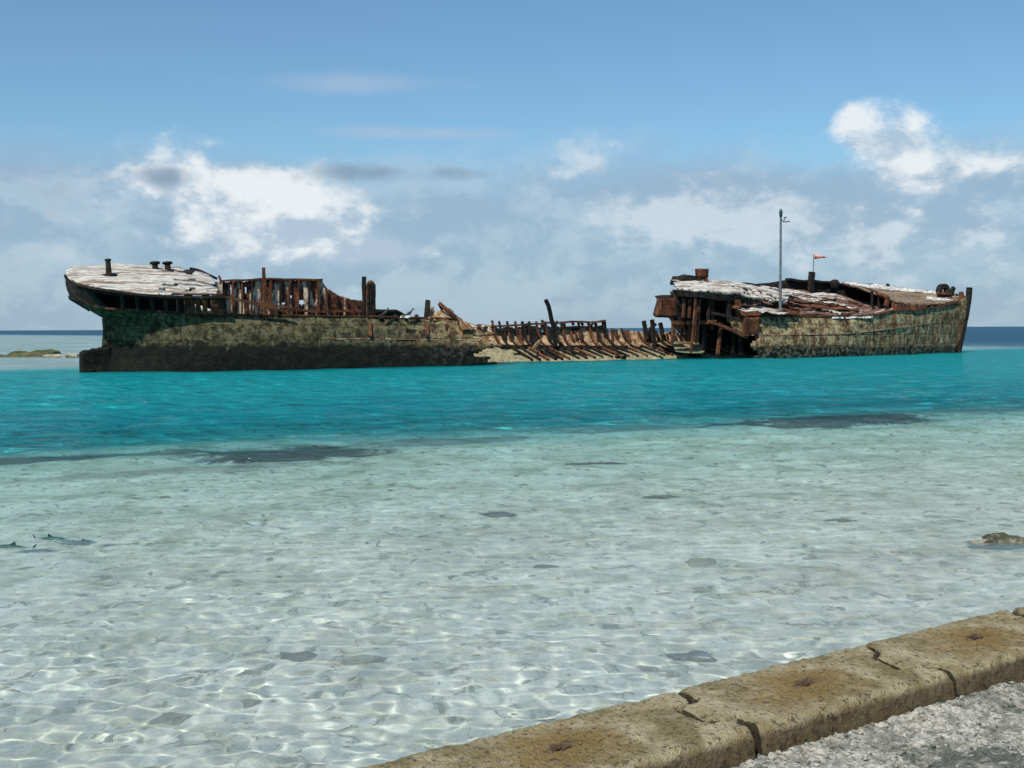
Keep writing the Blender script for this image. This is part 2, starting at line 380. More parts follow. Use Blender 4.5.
# inside of the broken side: lit tan crust
m, t = material('tan_crusted_plate'); M['tan'] = m
o, s = obj_uvz(t)
a = t.noise(o, 1.5, 6, .62, .4); b2 = t.noise(o, 6, 6, .7)
c = t.mix(t.sstep(a, .38, .62), (.24, .15, .08), (.52, .39, .24))
c = t.mix(t.math('MULTIPLY', t.sstep(t.noise(t.scale(o, (1, 1, .5)), 2.1, 5, .6), .50, .58), .85), c, (.20, .075, .028))
c = t.mix(t.math('MULTIPLY', t.sstep(b2, .53, .61), .8), c, (.04, .03, .02))
low = t.sstep(s.outputs[2], .85, .55)
c = t.mix(t.math('MULTIPLY', low, .8), c, t.mix(t.sstep(b2, .4, .6), (.11, .12, .06), (.36, .34, .21)))
pbr(t, c, .9, b2, .8, .05)
# bleached deck
def deck_material(name, white, worn, lo, hi, seed):
    m, t = material(name)
    o, s = obj_uvz(t)
    st = t.noise(t.scale(o, (.28, 2.2, .5), (seed, 0, 0)), 1.6, 6, .66, .5)
    b2 = t.noise(o, 6, 6, .7)
    pl = t.node('ShaderNodeTexWave', {'Vector': t.scale(o, (.02, 1, 0)), 'Scale': 1.15, 'Distortion': .6, 'Detail': 2.0, 'Detail Scale': .6}, bands_direction='Y').outputs['Fac']
    c = t.mix(t.sstep(st, lo, hi), white, worn)
    c = t.mix(t.math('MULTIPLY', t.sstep(b2, .52, .64), .65), c, (.17, .12, .09))
    c = t.mix(t.math('MULTIPLY', t.sstep(pl, .10, .0), .7), c, (.05, .035, .025))
    c = t.mix(t.math('MULTIPLY', t.sstep(t.noise(t.scale(o, (.45, 3, 1), (seed+3, 0, 0)), 2.2, 5, .6), .56, .62), .85), c, (.06, .045, .035))
    pbr(t, c, .9, b2, 1.0, .06)
    return m
M['deck'] = deck_material('bleached_deck', (.60, .585, .53), (.27, .19, .14), .49, .60, 0)
M['deck2'] = deck_material('rusted_deck', (.55, .52, .46), (.13, .06, .04), .33, .47, 5)
M['planks'] = deck_material('brown_deck_planks', (.30, .235, .155), (.12, .07, .04), .40, .62, 9)
m, t = material('white_crust'); M['white'] = m
o, s = obj_uvz(t); b2 = t.noise(o, 5, 6, .7)
pbr(t, t.mix(t.sstep(b2, .46, .60), (.66, .64, .60), (.17, .13, .10)), .9, b2, .6, .04)

# ------------------------------------------------------------------ the wreck, in its own frame: x along the hull, y away from the shore, z up
wreck = bpy.data.objects.new('shipwreck', None); col.objects.link(wreck)
wreck.location = (S0.x, S0.y, 0); wreck.rotation_euler = (0, 0, math.atan2(U.y, U.x))
tag(wreck, 'long rusted iron ship hulk broken open amidships and leaning towards the shore in turquoise water', 'shipwreck')

def P(px, py, v):
    """a point of the wreck at distance v across the hull"""
    d = ray(px, py); o = CAM-Vector((S0.x, S0.y, 0))
    tt = (v-o.dot(V))/d.dot(V); p = o+d*tt
    return np.array((p.dot(U), v, p.z))
def PL(*pts): return [P(*p) if len(p) == 3 else np.array(p[:3], float) for p in pts]
def resample(pts, n):
    a = np.array(pts, float); d = np.r_[0, np.cumsum(np.linalg.norm(np.diff(a, axis=0), axis=1))]
    s_ = np.linspace(0, d[-1], n); return np.stack([np.interp(s_, d, a[:, k]) for k in range(3)], 1)
def catmull(rows, sub):
    R_ = [rows[0]]
    n = len(rows)
    for i in range(n-1):
        p0, p1, p2, p3 = rows[max(i-1, 0)], rows[i], rows[i+1], rows[min(i+2, n-1)]
        for k in range(1, sub+1):
            t_ = k/sub
            R_.append(.5*((2*p1)+(-p0+p2)*t_+(2*p0-5*p1+4*p2-p3)*t_**2+(-p0+3*p1-3*p2+p3)*t_**3))
    return np.array(R_)
def link(name, me, parent, mats):
    for m_ in mats: me.materials.append(m_)
    o = bpy.data.objects.new(name, me); col.objects.link(o); o.parent = parent; return o
def loft(name, rows, mat, ncol=120, sub=4, thick=.06, jit=.03, jag=0.0, hole=None, curve=True, parent=None, sm=True):
    rs = [resample(r, ncol) for r in rows]
    if curve: G = catmull(rs, sub)
    else:
        G = [rs[0]]
        for i in range(len(rs)-1):
            for k in range(1, sub+1): G.append(rs[i]*(1-k/sub)+rs[i+1]*k/sub)
        G = np.array(G)
    nr, nc = G.shape[:2]
    q = G.reshape(-1, 3)
    nz = np.array([noise.noise_vector(Vector(p*0.9)) for p in q]); nz2 = np.array([noise.noise_vector(Vector(p*3.1)) for p in q])
    q = q+nz*jit+nz2*jit*.5
    G = q.reshape(nr, nc, 3)
    if jag:
        for k, w_ in ((0, 1.0), (1, .45)):
            if k < nr:
                j = np.array([noise.noise(Vector((p[0]*1.7, 3.3, 1)))+.6*noise.noise(Vector((p[0]*6.1, 1.3, 1))) for p in G[k]])
                G[k, :, 2] += (np.minimum(j, .25))*jag*w_
    bm = bmesh.new(); vs_ = [[bm.verts.new(G[i, j]) for j in range(nc)] for i in range(nr)]
    for i in range(nr-1):
        for j in range(nc-1):
            c_ = (G[i, j]+G[i+1, j+1])/2
            if hole and hole(c_[0], c_[1], c_[2], j/(nc-1), i/(nr-1)): continue
            bm.faces.new((vs_[i][j], vs_[i][j+1], vs_[i+1][j+1], vs_[i+1][j]))
    for v_ in [v_ for v_ in bm.verts if not v_.link_faces]: bm.verts.remove(v_)
    me = bpy.data.meshes.new(name); bm.to_mesh(me); bm.free()
    if sm: smooth(me)
    o = link(name, me, parent or wreck, [mat])
    if thick:
        md = o.modifiers.new('thickness', 'SOLIDIFY'); md.thickness = thick; md.offset = 0
    return o
def bars_mesh(name, bars, mat, parent=None):
    """bars: list of (points, width, depth[, taper]) swept rectangles collected in one mesh"""
    bm = bmesh.new()
    for bar in bars:
        pts, w, d = bar[0], bar[1], bar[2]; tp = bar[3] if len(bar) > 3 else 1.0
        pts = [Vector(p) for p in pts]; rings = []
        n = len(pts)
        for i, p in enumerate(pts):
            dr = (pts[min(i+1, n-1)]-pts[max(i-1, 0)]).normalized()
            a_ = dr.cross(Vector((0, 1, 0)))
            if a_.length < .2: a_ = dr.cross(Vector((0, 0, 1)))
            a_.normalize(); b_ = dr.cross(a_).normalized()
            k = 1+(tp-1)*i/(n-1)
            rings.append([bm.verts.new(p+a_*sx*w/2*k+b_*sy*d/2*k) for sx, sy in ((-1, -1), (1, -1), (1, 1), (-1, 1))])
        for r0, r1 in zip(rings, rings[1:]):
            for k in range(4): bm.faces.new((r0[k], r0[(k+1) % 4], r1[(k+1) % 4], r1[k]))
        bm.faces.new(rings[0][::-1]); bm.faces.new(rings[-1])
    bmesh.ops.recalc_face_normals(bm, faces=bm.faces)
    me = bpy.data.meshes.new(name); bm.to_mesh(me); bm.free()
    return link(name, me, parent or wreck, [mat])
def bar(name, pts, w, d, mat, tp=1.0, parent=None, wob=.02, n=6):
    r = resample(pts, n)
    for i in range(n): r[i] += np.array(noise.noise_vector(Vector(r[i]*1.3)))*wob
    return bars_mesh(name, [(r, w, d, tp)], mat, parent)
def revolve(name, prof, mat, parent, loc, seg=14, tilt=(0, 0, 0)):
    bm = bmesh.new(); rings = []
    for r_, z_ in prof: rings.append([bm.verts.new((r_*math.cos(6.28318*k/seg), r_*math.sin(6.28318*k/seg), z_)) for k in range(seg)])
    for r0, r1 in zip(rings, rings[1:]):
        for k in range(seg): bm.faces.new((r0[k], r0[(k+1) % seg], r1[(k+1) % seg], r1[k]))
    bm.faces.new(rings[0][::-1]); bm.faces.new(rings[-1])
    me = bpy.data.meshes.new(name); bm.to_mesh(me); bm.free()
    me.materials.append(mat)
    o = bpy.data.objects.new(name, me); col.objects.link(o); o.parent = parent; o.location = loc; o.rotation_euler = tilt
    return o
def plate(name, quad, mat, parent=None, thick=.05, jit=.05, n=7, jag=.0):
    a, b_, c_, d_ = [np.array(p, float) for p in quad]
    return loft(name, [[a, b_], [d_, c_]], mat, ncol=n, sub=n, thick=thick, jit=jit, jag=jag, curve=False, parent=parent)

# ---- stern section, near side
ledge = PL((70, 296, .0), (80, 302, -.6), (92, 306, -1.0), (105, 309, -1.3), (130, 310.5, -1.7), (167, 312.7, -2.0), (214, 315, -2.2), (284, 316, -2.3), (374, 317, -2.3), (426, 318.5, -2.3), (455, 319, -2.3), (463, 323, -2.35), (474, 330, -2.4), (496, 333, -2.4))
rowC = PL((88, 308.5, .1), (104, 316, -.6), (130, 320, -1.2), (167, 323, -1.9), (214, 325, -2.4), (284, 327, -2.6), (374, 328, -2.6), (455, 330, -2.6), (502, 337, -2.6))
rowD = PL((106, 321, .1), (114, 328, -.4), (135, 333, -1.1), (167, 337, -1.9), (214, 339, -2.5), (284, 340, -2.8), (374, 340, -2.8), (455, 341, -2.8), (503, 344, -2.8))
rowE = PL((106.5, 344, .05), (118, 347, -.3), (140, 350, -1.0), (167, 352, -1.9), (214, 353.5, -2.6), (284, 353, -2.9), (374, 351.5, -2.9), (455, 350.5, -2.9), (497, 351.5, -2.9))
rowF = [np.array((rowE[0][0]-.15, .05, .05))]+[np.array((p[0], p[1]+.0, .0)) for p in rowE[1:]]
rowG = [p+np.array((0, .15, -.7)) for p in rowF]
def torn_end(u, v, z, a, b_):
    return a > .955+.035*math.sin(z*9)+.02*math.sin(z*23)
loft('stern_hull', [ledge, rowC, rowD, rowE, rowF, rowG], M['hull'], ncol=230, sub=5, thick=.08, jit=.05, hole=torn_end)
# far side of the stern section, mirrored across the leaning keel
def far_row(row, vmax, dz, skip=0):
    return [np.array((p[0], .3+min(max(-p[1], 0)*1.45, 1)*0+max(-p[1], 0)*vmax, p[2]+dz*min(max(-p[1], 0)/2.0, 1))) for p in row]
def holes_aft(u, v, z, a, b_):
    return (b_ < .30 and 6.6 < u < 9.8 and (u*1.5) % 1.0 > .45)
loft('far_stern_hull', [far_row(ledge, 1.35, .5), far_row(rowC, 1.35, .3), far_row(rowD, 1.35, .1), far_row(rowE, 1.6, 0), far_row(rowF, 1.8, 0), far_row(rowG, 1.8, 0)], M['black'], ncol=150, sub=3, thick=.06, jit=.04, hole=lambda u, v, z, a, b_: u < 4.0 and z < 2.6-.1*u)
# counter: the black upper plating that wraps round the stern below the deck edge
deck_near = PL((66, 274, 1.0), (65.5, 276, .5), (69, 279.5, .0), (76, 283.5, -.8), (90, 287, -1.4), (109, 290, -1.9), (139, 294, -2.3), (167, 295.8, -2.5), (200, 296.6, -2.7), (221, 296, -2.8))
deck_far = PL((66, 273, 1.1), (69, 270, 1.6), (74, 267.6, 2.1), (85, 265.8, 2.6), (120, 265.3, 3.0), (150, 266, 3.1), (177, 267.5, 3.2), (200, 271.6, 3.2), (212, 277, 3.1))
A_in = [p+np.array((0, 0, -.10)) for p in deck_near]
lg = resample(ledge[:7]+[P(224, 315.3, -2.5)], 40)
loft('counter_plating', [A_in, PL((65.5, 284, .5), (69, 292, .1), (77, 299, -.6), (92, 303, -1.0), (108, 305, -1.4), (139, 305, -2.0), (167, 306, -2.3), (200, 307, -2.5), (222, 307, -2.6)), [p for p in lg]], M['black'], ncol=110, sub=6, thick=.06, jit=.03,
     hole=lambda u, v, z, a, b_: (a > .34 and .08 < b_ < .94))
loft('far_counter_plating', [[np.array((p[0], p[1], p[2]-.08)) for p in deck_far], [np.array((p[0]+.3, p[1]*.95, p[2]-1.0)) for p in deck_far], [np.array((p[0]*1.02+.8, p[1]*.8, p[2]-(1.25 if i < 3 else 1.9 if i < 4 else 2.5))) for i, p in enumerate(deck_far)]], M['black'], ncol=100, sub=4, thick=.05, jit=.03, hole=lambda u, v, z, a, b_: a > .62 and .2 < b_ < .62 and ((u*1.15) % 1.0) > .42)
stern_deck = loft('stern_deck', [deck_far, [ (np.array(resample(deck_far, 10)[i])+np.array(resample(deck_near, 10)[i]))/2+np.array((0, 0, .12)) for i in range(10)], deck_near], M['deck'], ncol=110, sub=10, thick=.10, jit=.05, hole=lambda u, v, z, a, b_: (a > .66 and b_ > .50 and noise.noise(Vector((u*.5, v*2.6, 3))) > .02) or (a > .80 and noise.noise(Vector((u*.7, v*2.2, 8))) > .2) or a > .985)
bars_mesh('deck_edge_strake', [(resample([p+np.array((0, -.04, -.03)) for p in deck_near], 40), .10, .12)], M['black'])
# ledge rail under the opening
bars_mesh('ledge_rail', [(resample([p+np.array((0, -.05, .03)) for p in ledge[3:11]], 60), .07, .14)], M['rust'])
# frames in the opening below the deck
for i, pxx in enumerate([122, 137, 152, 166, 178, 186, 192, 198, 205, 213, 221]):
    yt = float(np.interp(pxx, [109, 139, 167, 200, 221], [290.5, 294.5, 296.5, 297.5, 297]))
    yb = float(np.interp(pxx, [105, 130, 167, 214], [309, 310.5, 312.7, 315]))
    vt = float(np.interp(pxx, [109, 139, 167, 221], [-1.8, -2.2, -2.4, -2.6])); 
    bar('hull_frame', PL((pxx, yt, vt), (pxx+.5, yb, vt+.25)), .10 if pxx < 180 else .15, .16, M['rust'] if pxx > 180 else M['black'], n=3)
for (x0, x1, y0, y1) in ((184.5, 189, 305, 312.8), (190, 193.5, 306, 311), (193.5, 199.5, 304.5, 313.2), (201.5, 205.5, 306, 313.8), (207.5, 211.5, 308, 314)):
    plate('white_patch', PL((x0, y0, -2.2), (x1-.6, y0+1, -2.2), (x1, y1, -2.25), (x0+.8, y1, -2.25)), M['white'], jit=.05, n=6)  # small white plates set in the opening below the deck
# steel ladder-like brace falling forward from the deck, and the dark side plating behind it
bar('sheer_brace', PL((212, 294.5, -2.7), (249, 302, -2.7), (284, 311.5, -2.7), (292, 315, -2.7)), .09, .12, M['rust'], n=10)
bar('upper_brace', PL((222, 297, -2.4), (262, 304, -2.4), (286, 307, -2.4), (318, 313, -2.4)), .08, .10, M['rust'], n=10)
for pxx, yt in ((234, 300), (247, 302), (259, 305.5), (271, 309), (278, 310.5)):
    bar('hull_frame', PL((pxx, yt, -2.45), (pxx, 316, -2.35)), .09, .12, M['rust'], n=3)
# far bulwark with peeling paint rising above the near side
btop = PL((214, 281, 2.6), (222, 281, 2.6), (236, 280, 2.6), (243, 282, 2.6), (250, 280, 2.6), (264, 279.4, 2.6), (300, 279.2, 2.6), (322.5, 279.4, 2.6), (324, 284, 2.6), (326.5, 289.5, 2.6), (333, 293, 2.6), (339, 296, 2.6), (350, 299, 2.6), (361, 300, 2.6), (363, 304, 2.6))
bbot = PL((220, 312, 2.6), (228, 314, 2.6), (260, 316, 2.6), (300, 317, 2.6), (363, 318, 2.6))
def bul_hole(u, v, z, a, b_):
    for (cu, cz, ru, rz) in bh:
        if ((u-cu)/ru)**2+((z-cz)/rz)**2 < 1: return True
    return False
bh = []
for hx, hy, rx, ry in ((301, 302.5, 3.6, 2.4), (282, 303.5, 3.6, 1.5), (290, 297, 2, 1.2), (231, 290, .9, 5), (245.5, 290, .8, 4)):
    p = P(hx, hy, 2.6); q = P(hx+rx, hy-ry, 2.6); bh.append((p[0], p[2], abs(q[0]-p[0]), abs(q[2]-p[2])))
bulw = loft('far_bulwark', [btop, bbot], M['peel'], ncol=170, sub=26, thick=.06, jit=.07, jag=.10, hole=bul_hole, curve=False)
for i in range(15):
    pxx = 224+i*9.4+random.uniform(-1, 1)
    yt = float(np.interp(pxx, [222, 322, 327, 339, 361], [281.5, 280, 290, 297, 301]))
    bar('bulwark_stay', PL((pxx, yt, 2.45), (pxx+random.uniform(-.5, .8), 316, 2.4)), random.uniform(.05, .10), .10, M['rust'] if i % 3 else M['black'], n=4)
bar('bulwark_rail', PL((222, 281, 2.5), (264, 279.6, 2.5), (322, 279.6, 2.5)), .09, .16, M['rust'], n=12, wob=.05)
bar('bulwark_stringer', PL((262, 309.5, 2.3), (300, 310.5, 2.3), (361, 311.5, 2.3)), .13, .18, M['rust'], n=12, wob=.05)
# ragged lower skirt seen in front of the bulwark base, weather deck edge inside
loft('side_deck', [PL((214, 313, 2.4), (300, 316, 2.4), (366, 317, 2.4), (460, 321, 2.2)), PL((224, 317, -2.1), (300, 317.6, -2.15), (374, 318.4, -2.15), (458, 320.3, -2.15))], M['black'], ncol=60, sub=5, thick=.05, jit=.05, curve=False, hole=lambda u, v, z, a, b_: noise.noise(Vector((u*.8, v*.8, 5))) > .25)
# white stone-like lump on the ledge
# posts
bar('mast_stump', PL((263.6, 267.5, .5), (264.5, 290, .5), (265, 316, .5)), .12, .12, M['rust'], n=5, wob=.01)
bar('timber_post', PL((364.2, 276.5, -1.5), (363.6, 283, -1.5), (364.6, 300, -1.5), (365, 318, -1.5)), .16, .14, M['black'], n=6)
loft('boiler_plate_post', [PL((367, 285, -1.6), (368.5, 281.5, -1.6), (371, 280.5, -1.6), (373, 283, -1.6), (374.6, 285, -1.6)), PL((366.4, 318, -1.6), (374.8, 318, -1.6))], M['rust'], ncol=9, sub=12, thick=.22, jit=.03, curve=False)
for k, (xa, xb) in enumerate(((368.5, 368), (371, 370.6), (373.6, 373.6))):
    bar('post_strap', PL((xa, 283, -1.75), (xb, 317, -1.75)), .07, .06, M['black'], n=4)
# torn plating at the forward end of the stern section
plate('buckled_plate', PL((427, 308, -1.9), (433, 307, -1.4), (436, 319, -2.2), (427, 319, -2.5)), M['tan'], jit=.12)
plate('buckled_plate', PL((433, 311, -2.0), (449, 309, -1.2), (459, 319.5, -2.2), (432, 319.5, -2.5)), M['tan'], jit=.16)
plate('buckled_plate', PL((438, 303, -1.2), (445, 307, -1.6), (452, 314, -2.0), (441, 312, -1.0)), M['peel'], jit=.10)
plate('buckled_plate', PL((457, 317, -2.5), (466, 322, -2.4), (476, 331, -2.7), (462, 330, -2.8)), M['tan'], jit=.10)
plate('buckled_plate', PL((468, 324, -1.5), (484, 325, -.5), (492, 333, -1.8), (474, 332, -2.5)), M['peel'], jit=.18)
bar('bent_frame', PL((438.5, 303, -1.9), (449, 312, -2.1), (462, 321.5, -2.3), (474, 332, -2.4)), .15, .14, M['rust'], n=8)
bar('bent_frame', PL((427.6, 300.5, -2.0), (427, 308, -2.1), (426.5, 319, -2.3)), .20, .14, M['black'], n=4)
for pxx in (380, 395, 403, 416, 470, 478, 486):
    bar('bent_frame', PL((pxx, 315.5 if pxx < 450 else 327, -2.3), (pxx+random.uniform(-4, 5), 319.5 if pxx < 450 else 334, -2.5)), .14, .16, M['black'], n=3)
plate('buckled_plate', PL((401, 316, -2.9), (412, 316.5, -2.9), (408, 318.5, -3.0), (400, 318, -3.0)), M['white'], jit=.03)
bar('side_strake', [p+np.array((0, -.02, 0)) for p in PL((327, 338.6, -2.78), (390, 338.8, -2.78), (461, 339.8, -2.78), (490, 341, -2.76))], .05, .08, M['tan'], n=30, wob=.03)
# rusty patches riveted over the side
for (x0, x1, y0, y1) in ((368, 371, 322, 337), (425, 428, 324, 338), (444, 447, 324, 350), (461, 463, 326, 350)):
    plate('side_strap', [p+np.array((0, -.07, 0)) for p in PL((x0, y0, -2.5), (x1, y0, -2.5), (x1+.5, y1, -2.85), (x0+.5, y1, -2.85))], M['rust'], jit=.02, n=5)
# stern post, rudder heel and propeller gap
loft('rudder', [PL((82, 352.5, .05), (84, 350.5, .05), (91, 349.5, .05), (99, 348.5, .05), (104.5, 346.5, .05), (109, 346.5, .05)), PL((81, 361, .1), (109, 361, .1)), [p*np.array((1, 1, 0))+np.array((0, 0, -.5)) for p in PL((81, 371, .1), (109, 371, .1))]], M['hull'], ncol=24, sub=8, thick=.45, jit=.05, jag=.12, curve=False)
bar('stern_post', PL((106, 318, .1), (107, 330, .1), (106, 349, .1)), .26, .35, M['hull'], n=6)
bar('rudder_stock', PL((105.6, 345, .1), (103, 352, .1), (103, 360, .1)), .22, .25, M['black'], n=4)

# ---- things fixed to the stern deck
p = P(109, 276, .2); ln = (R(-11), 0, 0)
revolve('capstan', [(.34, -.05), (.34, .03), (.2, .06), (.12, .12), (.10, .62), (.13, .64), (.13, .70), (.05, .72)], M['black'], stern_deck, p+np.array((0, 0, 0)), tilt=ln)
base = plate('bollard_base', PL((150, 269.8, 2.3), (174, 270.6, 2.3), (173, 273, 1.5), (151, 272.4, 1.5)), M['black'], thick=.14, jit=.02, parent=stern_deck)
for bx in (155.5, 168):
    p = P(bx, 271.3, 1.95)
    revolve('bollard', [(.17, -.1), (.14, .05), (.12, .26), (.13, .30), (.22, .34), (.22, .40), (.1, .43)], M['black'], stern_deck, p, tilt=ln)
plate('deck_hatch', PL((180, 270.4, 2.6), (195, 271, 2.6), (192, 274, 1.5), (176, 272.6, 1.6)), M['black'], thick=.10, jit=.03, parent=stern_deck)
bar('deck_stringer', PL((190, 268.5, 3.0), (198, 270, 3.0), (217.5, 279, 2.8)), .10, .12, M['black'], parent=stern_deck)
bar('deck_stringer', PL((155, 273.5, 1.4), (180, 274, 1.5), (211, 276.5, 1.9)), .07, .10, M['rust'], parent=stern_deck, n=10)
bar('deck_stringer', PL((168, 283.6, -.3), (190, 286, -.5), (216, 291.5, -1.5)), .07, .25, M['rust'], parent=stern_deck, n=10, wob=.06)
bar('deck_stringer', PL((178, 289, -1.0), (199, 291, -1.3), (222, 295, -2.2)), .07, .2, M['rust'], parent=stern_deck, n=10, wob=.06)
bar('bent_frame', PL((220.6, 284, 2.3), (220.2, 279, 2.3), (218.4, 275.5, 2.3)), .08, .08, M['rust'])
plate('side_plate', PL((212, 296.5, -2.55), (223, 297, -2.55), (225, 315.5, -2.5), (212, 315.2, -2.5)), M['rust'], jit=.04)

# ---- broken midships: far side shell with its frames, seen from inside
tops = PL((462, 324, 2.7), (500, 328, 2.75), (552, 328, 2.75), (600, 328.5, 2.75), (622, 330.5, 2.75), (644, 332.6, 2.75), (668, 333, 2.75), (722, 334, 2.75))
knuck = PL((470, 346, 2.1), (503, 347, 2.2), (560, 347.8, 2.2), (625, 347, 2.1), (668, 346, 2.1), (730, 344, 2.0))
bott = PL((478, 362.9, .4), (505, 361.6, .4), (562, 360.2, .4), (623, 357.6, .4), (668, 356.1, .4), (745, 354.2, .2))
mid1 = [(a*.45+b_*.55)+np.array((0, .12, 0)) for a, b_ in zip(resample(tops, 12), resample(knuck, 12))]
bott2 = [p+np.array((0, -.8, -.5)) for p in bott]
def mid_hole(u, v, z, a, b_):
    return (b_ < .55 and noise.noise(Vector((u*1.1, z*1.6, 2.0))) > .33) or (b_ > .93 and noise.noise(Vector((u*.7, v, 0))) > .1)
loft('midship_shell', [tops, mid1, knuck], M['tan'], ncol=190, sub=9, thick=.06, jit=.09, jag=.34, hole=mid_hole)
loft('bilge_plating', [knuck, [(a+b_)/2+np.array((0, 0, -.03)) for a, b_ in zip(resample(knuck, 12), resample(bott, 12))], bott, bott2], M['tan'], ncol=170, sub=6, thick=.06, jit=.06, hole=lambda u, v, z, a, b_: noise.noise(Vector((u*.9, v*1.2, 7.0))) > .38)
loft('far_shell_outside', [[p+np.array((0, .2, -.05)) for p in tops], [p+np.array((0, .9, 0))*1 for p in knuck], [p*np.array((1, 0, 0))+np.array((0, 3.2, -.6)) for p in knuck]], M['hull'], ncol=100, sub=4, thick=.05, jit=.03, hole=mid_hole)
bar('side_stringer', PL((500, 346, 1.9), (560, 347, 1.9), (627, 347, 1.75)), .16, .22, M['black'], n=20, wob=.05)
bar('deck_beam', PL((491, 326, 2.6), (520, 325, 2.6), (552, 323, 2.6), (580, 321.8, 2.6), (604.5, 321.5, 2.6)), .10, .22, M['rust'], n=24, wob=.08)
bar('deck_beam', PL((492, 330, 2.6), (540, 328.5, 2.6), (595, 327.5, 2.6)), .13, .20, M['black'], n=18, wob=.07)
rng2 = random.Random(4)
xs = [494, 501, 509, 517, 524, 531, 538, 547, 555, 563, 571, 580, 590, 597, 606, 615, 623, 632, 640, 648, 657, 664, 671, 679, 687, 695, 704, 713]
Tn, Mn, Kn, Bn = resample(tops, 200), resample(mid1, 200), resample(knuck, 200), resample(bott, 200)
def at_u(A, u): return np.array([np.interp(u, A[:, 0], A[:, k]) for k in range(3)])
for i, xx in enumerate(xs):
    u = P(xx, 340, 2.6)[0]
    ex = (.35 if xx < 606 else rng2.choice((0, 0, .12, .05)))
    top = at_u(Tn, u)+np.array((-.1, -.12, ex)); a = at_u(Mn, u)+np.array((0, -.14, 0)); k = at_u(Kn, u)+np.array((.15, -.10, .08))
    if xx not in (571, 632): 
        bars_mesh('rib_frame', [(catmull([top, a, k], 4), .07+rng2.random()*.06, .12)], M['black'] if i % 3 else M['rust'])
    b_ = at_u(Bn, u)
    kk = at_u(Kn, u)+np.array((.15, -.1, .06)); m_ = (kk+b_)/2+np.array((.2, 0, .06)); e_ = b_+np.array((.42, -.1, .06))
    if xx > 497: bars_mesh('floor_frame', [([kk, m_, e_], .07+rng2.random()*.06, .12)], M['black'] if i % 3 else M['rust'])
for k in range(30):
    xx = rng2.uniform(500, 722); u = P(xx, 340, 2.6)[0]
    top = at_u(Tn, u)+np.array((rng2.uniform(-.1, .1), -.16, rng2.choice((0, .05, -.2)))); a = at_u(Mn, u)+np.array((0, -.17, -rng2.random()*.3))
    bars_mesh('rib_frame', [([top, (top+a)/2+np.array((0, -.02, 0)), a], .06+rng2.random()*.07, .10)], M['rust'] if k % 2 else M['black'])
for xx, yt, yb, v in ((603.5, 320.5, 347, 2.6), (644, 321, 340, 2.2), (652, 319.5, 349, 1.6), (660, 323, 336, 2.4), (530, 326, 347, 2.4), (534, 327, 347, 2.2)):
    bar('standing_post', PL((xx, yt, v), (xx+1.5, (yt+yb)/2, v), (xx+2.5, yb, v-.1)), .20, .16, M['black'], n=5)
bar('standing_post', PL((656, 324, 2.0), (650, 329, 2.1), (648, 336, 2.2)), .14, .14, M['black'], n=5)
bar('leaning_mast', PL((545.6, 299.5, 1.2), (549, 308, 1.3), (553, 325, 1.5), (555.5, 346, 1.6)), .17, .15, M['black'], n=8, wob=.03)
bar('fallen_pole', PL((540.5, 340, 1.2), (533, 348.5, .8)), .12, .12, M['tan'])
for k in range(9):
    xx = rng2.uniform(503, 600); yy = rng2.uniform(322, 326)
    bar('bent_frame', PL((xx, yy-2.2, 2.9), (xx+rng2.uniform(-3, 3), yy+2, 2.8)), .12, .1, M['black'], n=3)
for (xx, yy, w_, h_) in ((505, 331, 5, 8), (521, 333, 4, 8), (537, 336, 7, 11), (598, 329, 9, 5), (575, 328, 8, 3)):
    plate('hanging_plate', PL((xx-w_/2, yy-h_/2, 2.5), (xx+w_/2, yy-h_/2, 2.5), (xx+w_/2-1, yy+h_/2, 2.6), (xx-w_/2+1, yy+h_/2, 2.6)), M['black'], jit=.08)

# ---- bow section
bs = PL((751, 317, -2.3), (790, 316.3, -2.35), (833, 316.3, -2.35), (860, 316, -2.3), (876, 315, -2.2), (888, 311.5, -2.0), (918, 310, -1.5), (941, 306.5, -.9), (958, 301.5, -.3), (966.5, 297, .0))
br = PL((751, 325, -2.45), (790, 325, -2.55), (850, 325, -2.5), (900, 320, -1.9), (941, 314, -.9), (960, 309, -.3), (966.8, 306, .0))
bw = PL((750.5, 335, -2.6), (790, 335, -2.75), (845, 334, -2.6), (900, 328, -1.9), (941, 322, -.85), (957, 319, -.3), (964.6, 317, .0))
bx_ = PL((749, 345, -2.65), (790, 345, -2.8), (845, 344.5, -2.6), (900, 341, -1.8), (938, 338, -.8), (955, 337, -.2), (961, 336, .0))
bz = [np.array((p[0]-(.3 if i == 6 else 0), p[1], 0.0)) for i, p in enumerate(PL((748.5, 356, -2.65), (790, 355.7, -2.75), (845, 355, -2.5), (900, 353.8, -1.7), (936, 353, -.7), (950, 352.6, -.2), (957.5, 352, .0)))]
bz2 = [p+np.array((0, .3, -.7)) for p in bz]
bow_hull = loft('bow_hull', [bs, br, bw, bx_, bz, bz2], M['hull'], ncol=170, sub=5, thick=.09, jit=.05, hole=lambda u, v, z, a, b_: a < .012+.012*math.sin(z*7))
bar('side_strake', [p+np.array((0, -.04, 0)) for p in PL((751, 335, -2.6), (790, 334.8, -2.75), (845, 333.8, -2.6), (900, 327.6, -1.9), (935, 322.6, -.98), (950, 320, -.5))], .05, .08, M['tan'], n=40, wob=.02)
bar('stem_bar', PL((969.4, 287.5, .0), (968.5, 300, .0), (966.5, 312, .0), (963.6, 327, .0), (959.5, 345, .0))+[np.array((P(957, 353, 0)[0], 0, -.5))], .26, .30, M['black'], n=14, wob=.01)
# sheer rail and rusty strip
bars_mesh('sheer_rail', [(resample([p+np.array((0, -.06, .02)) for p in bs[:9]], 60), .09, .13)], M['rust'])
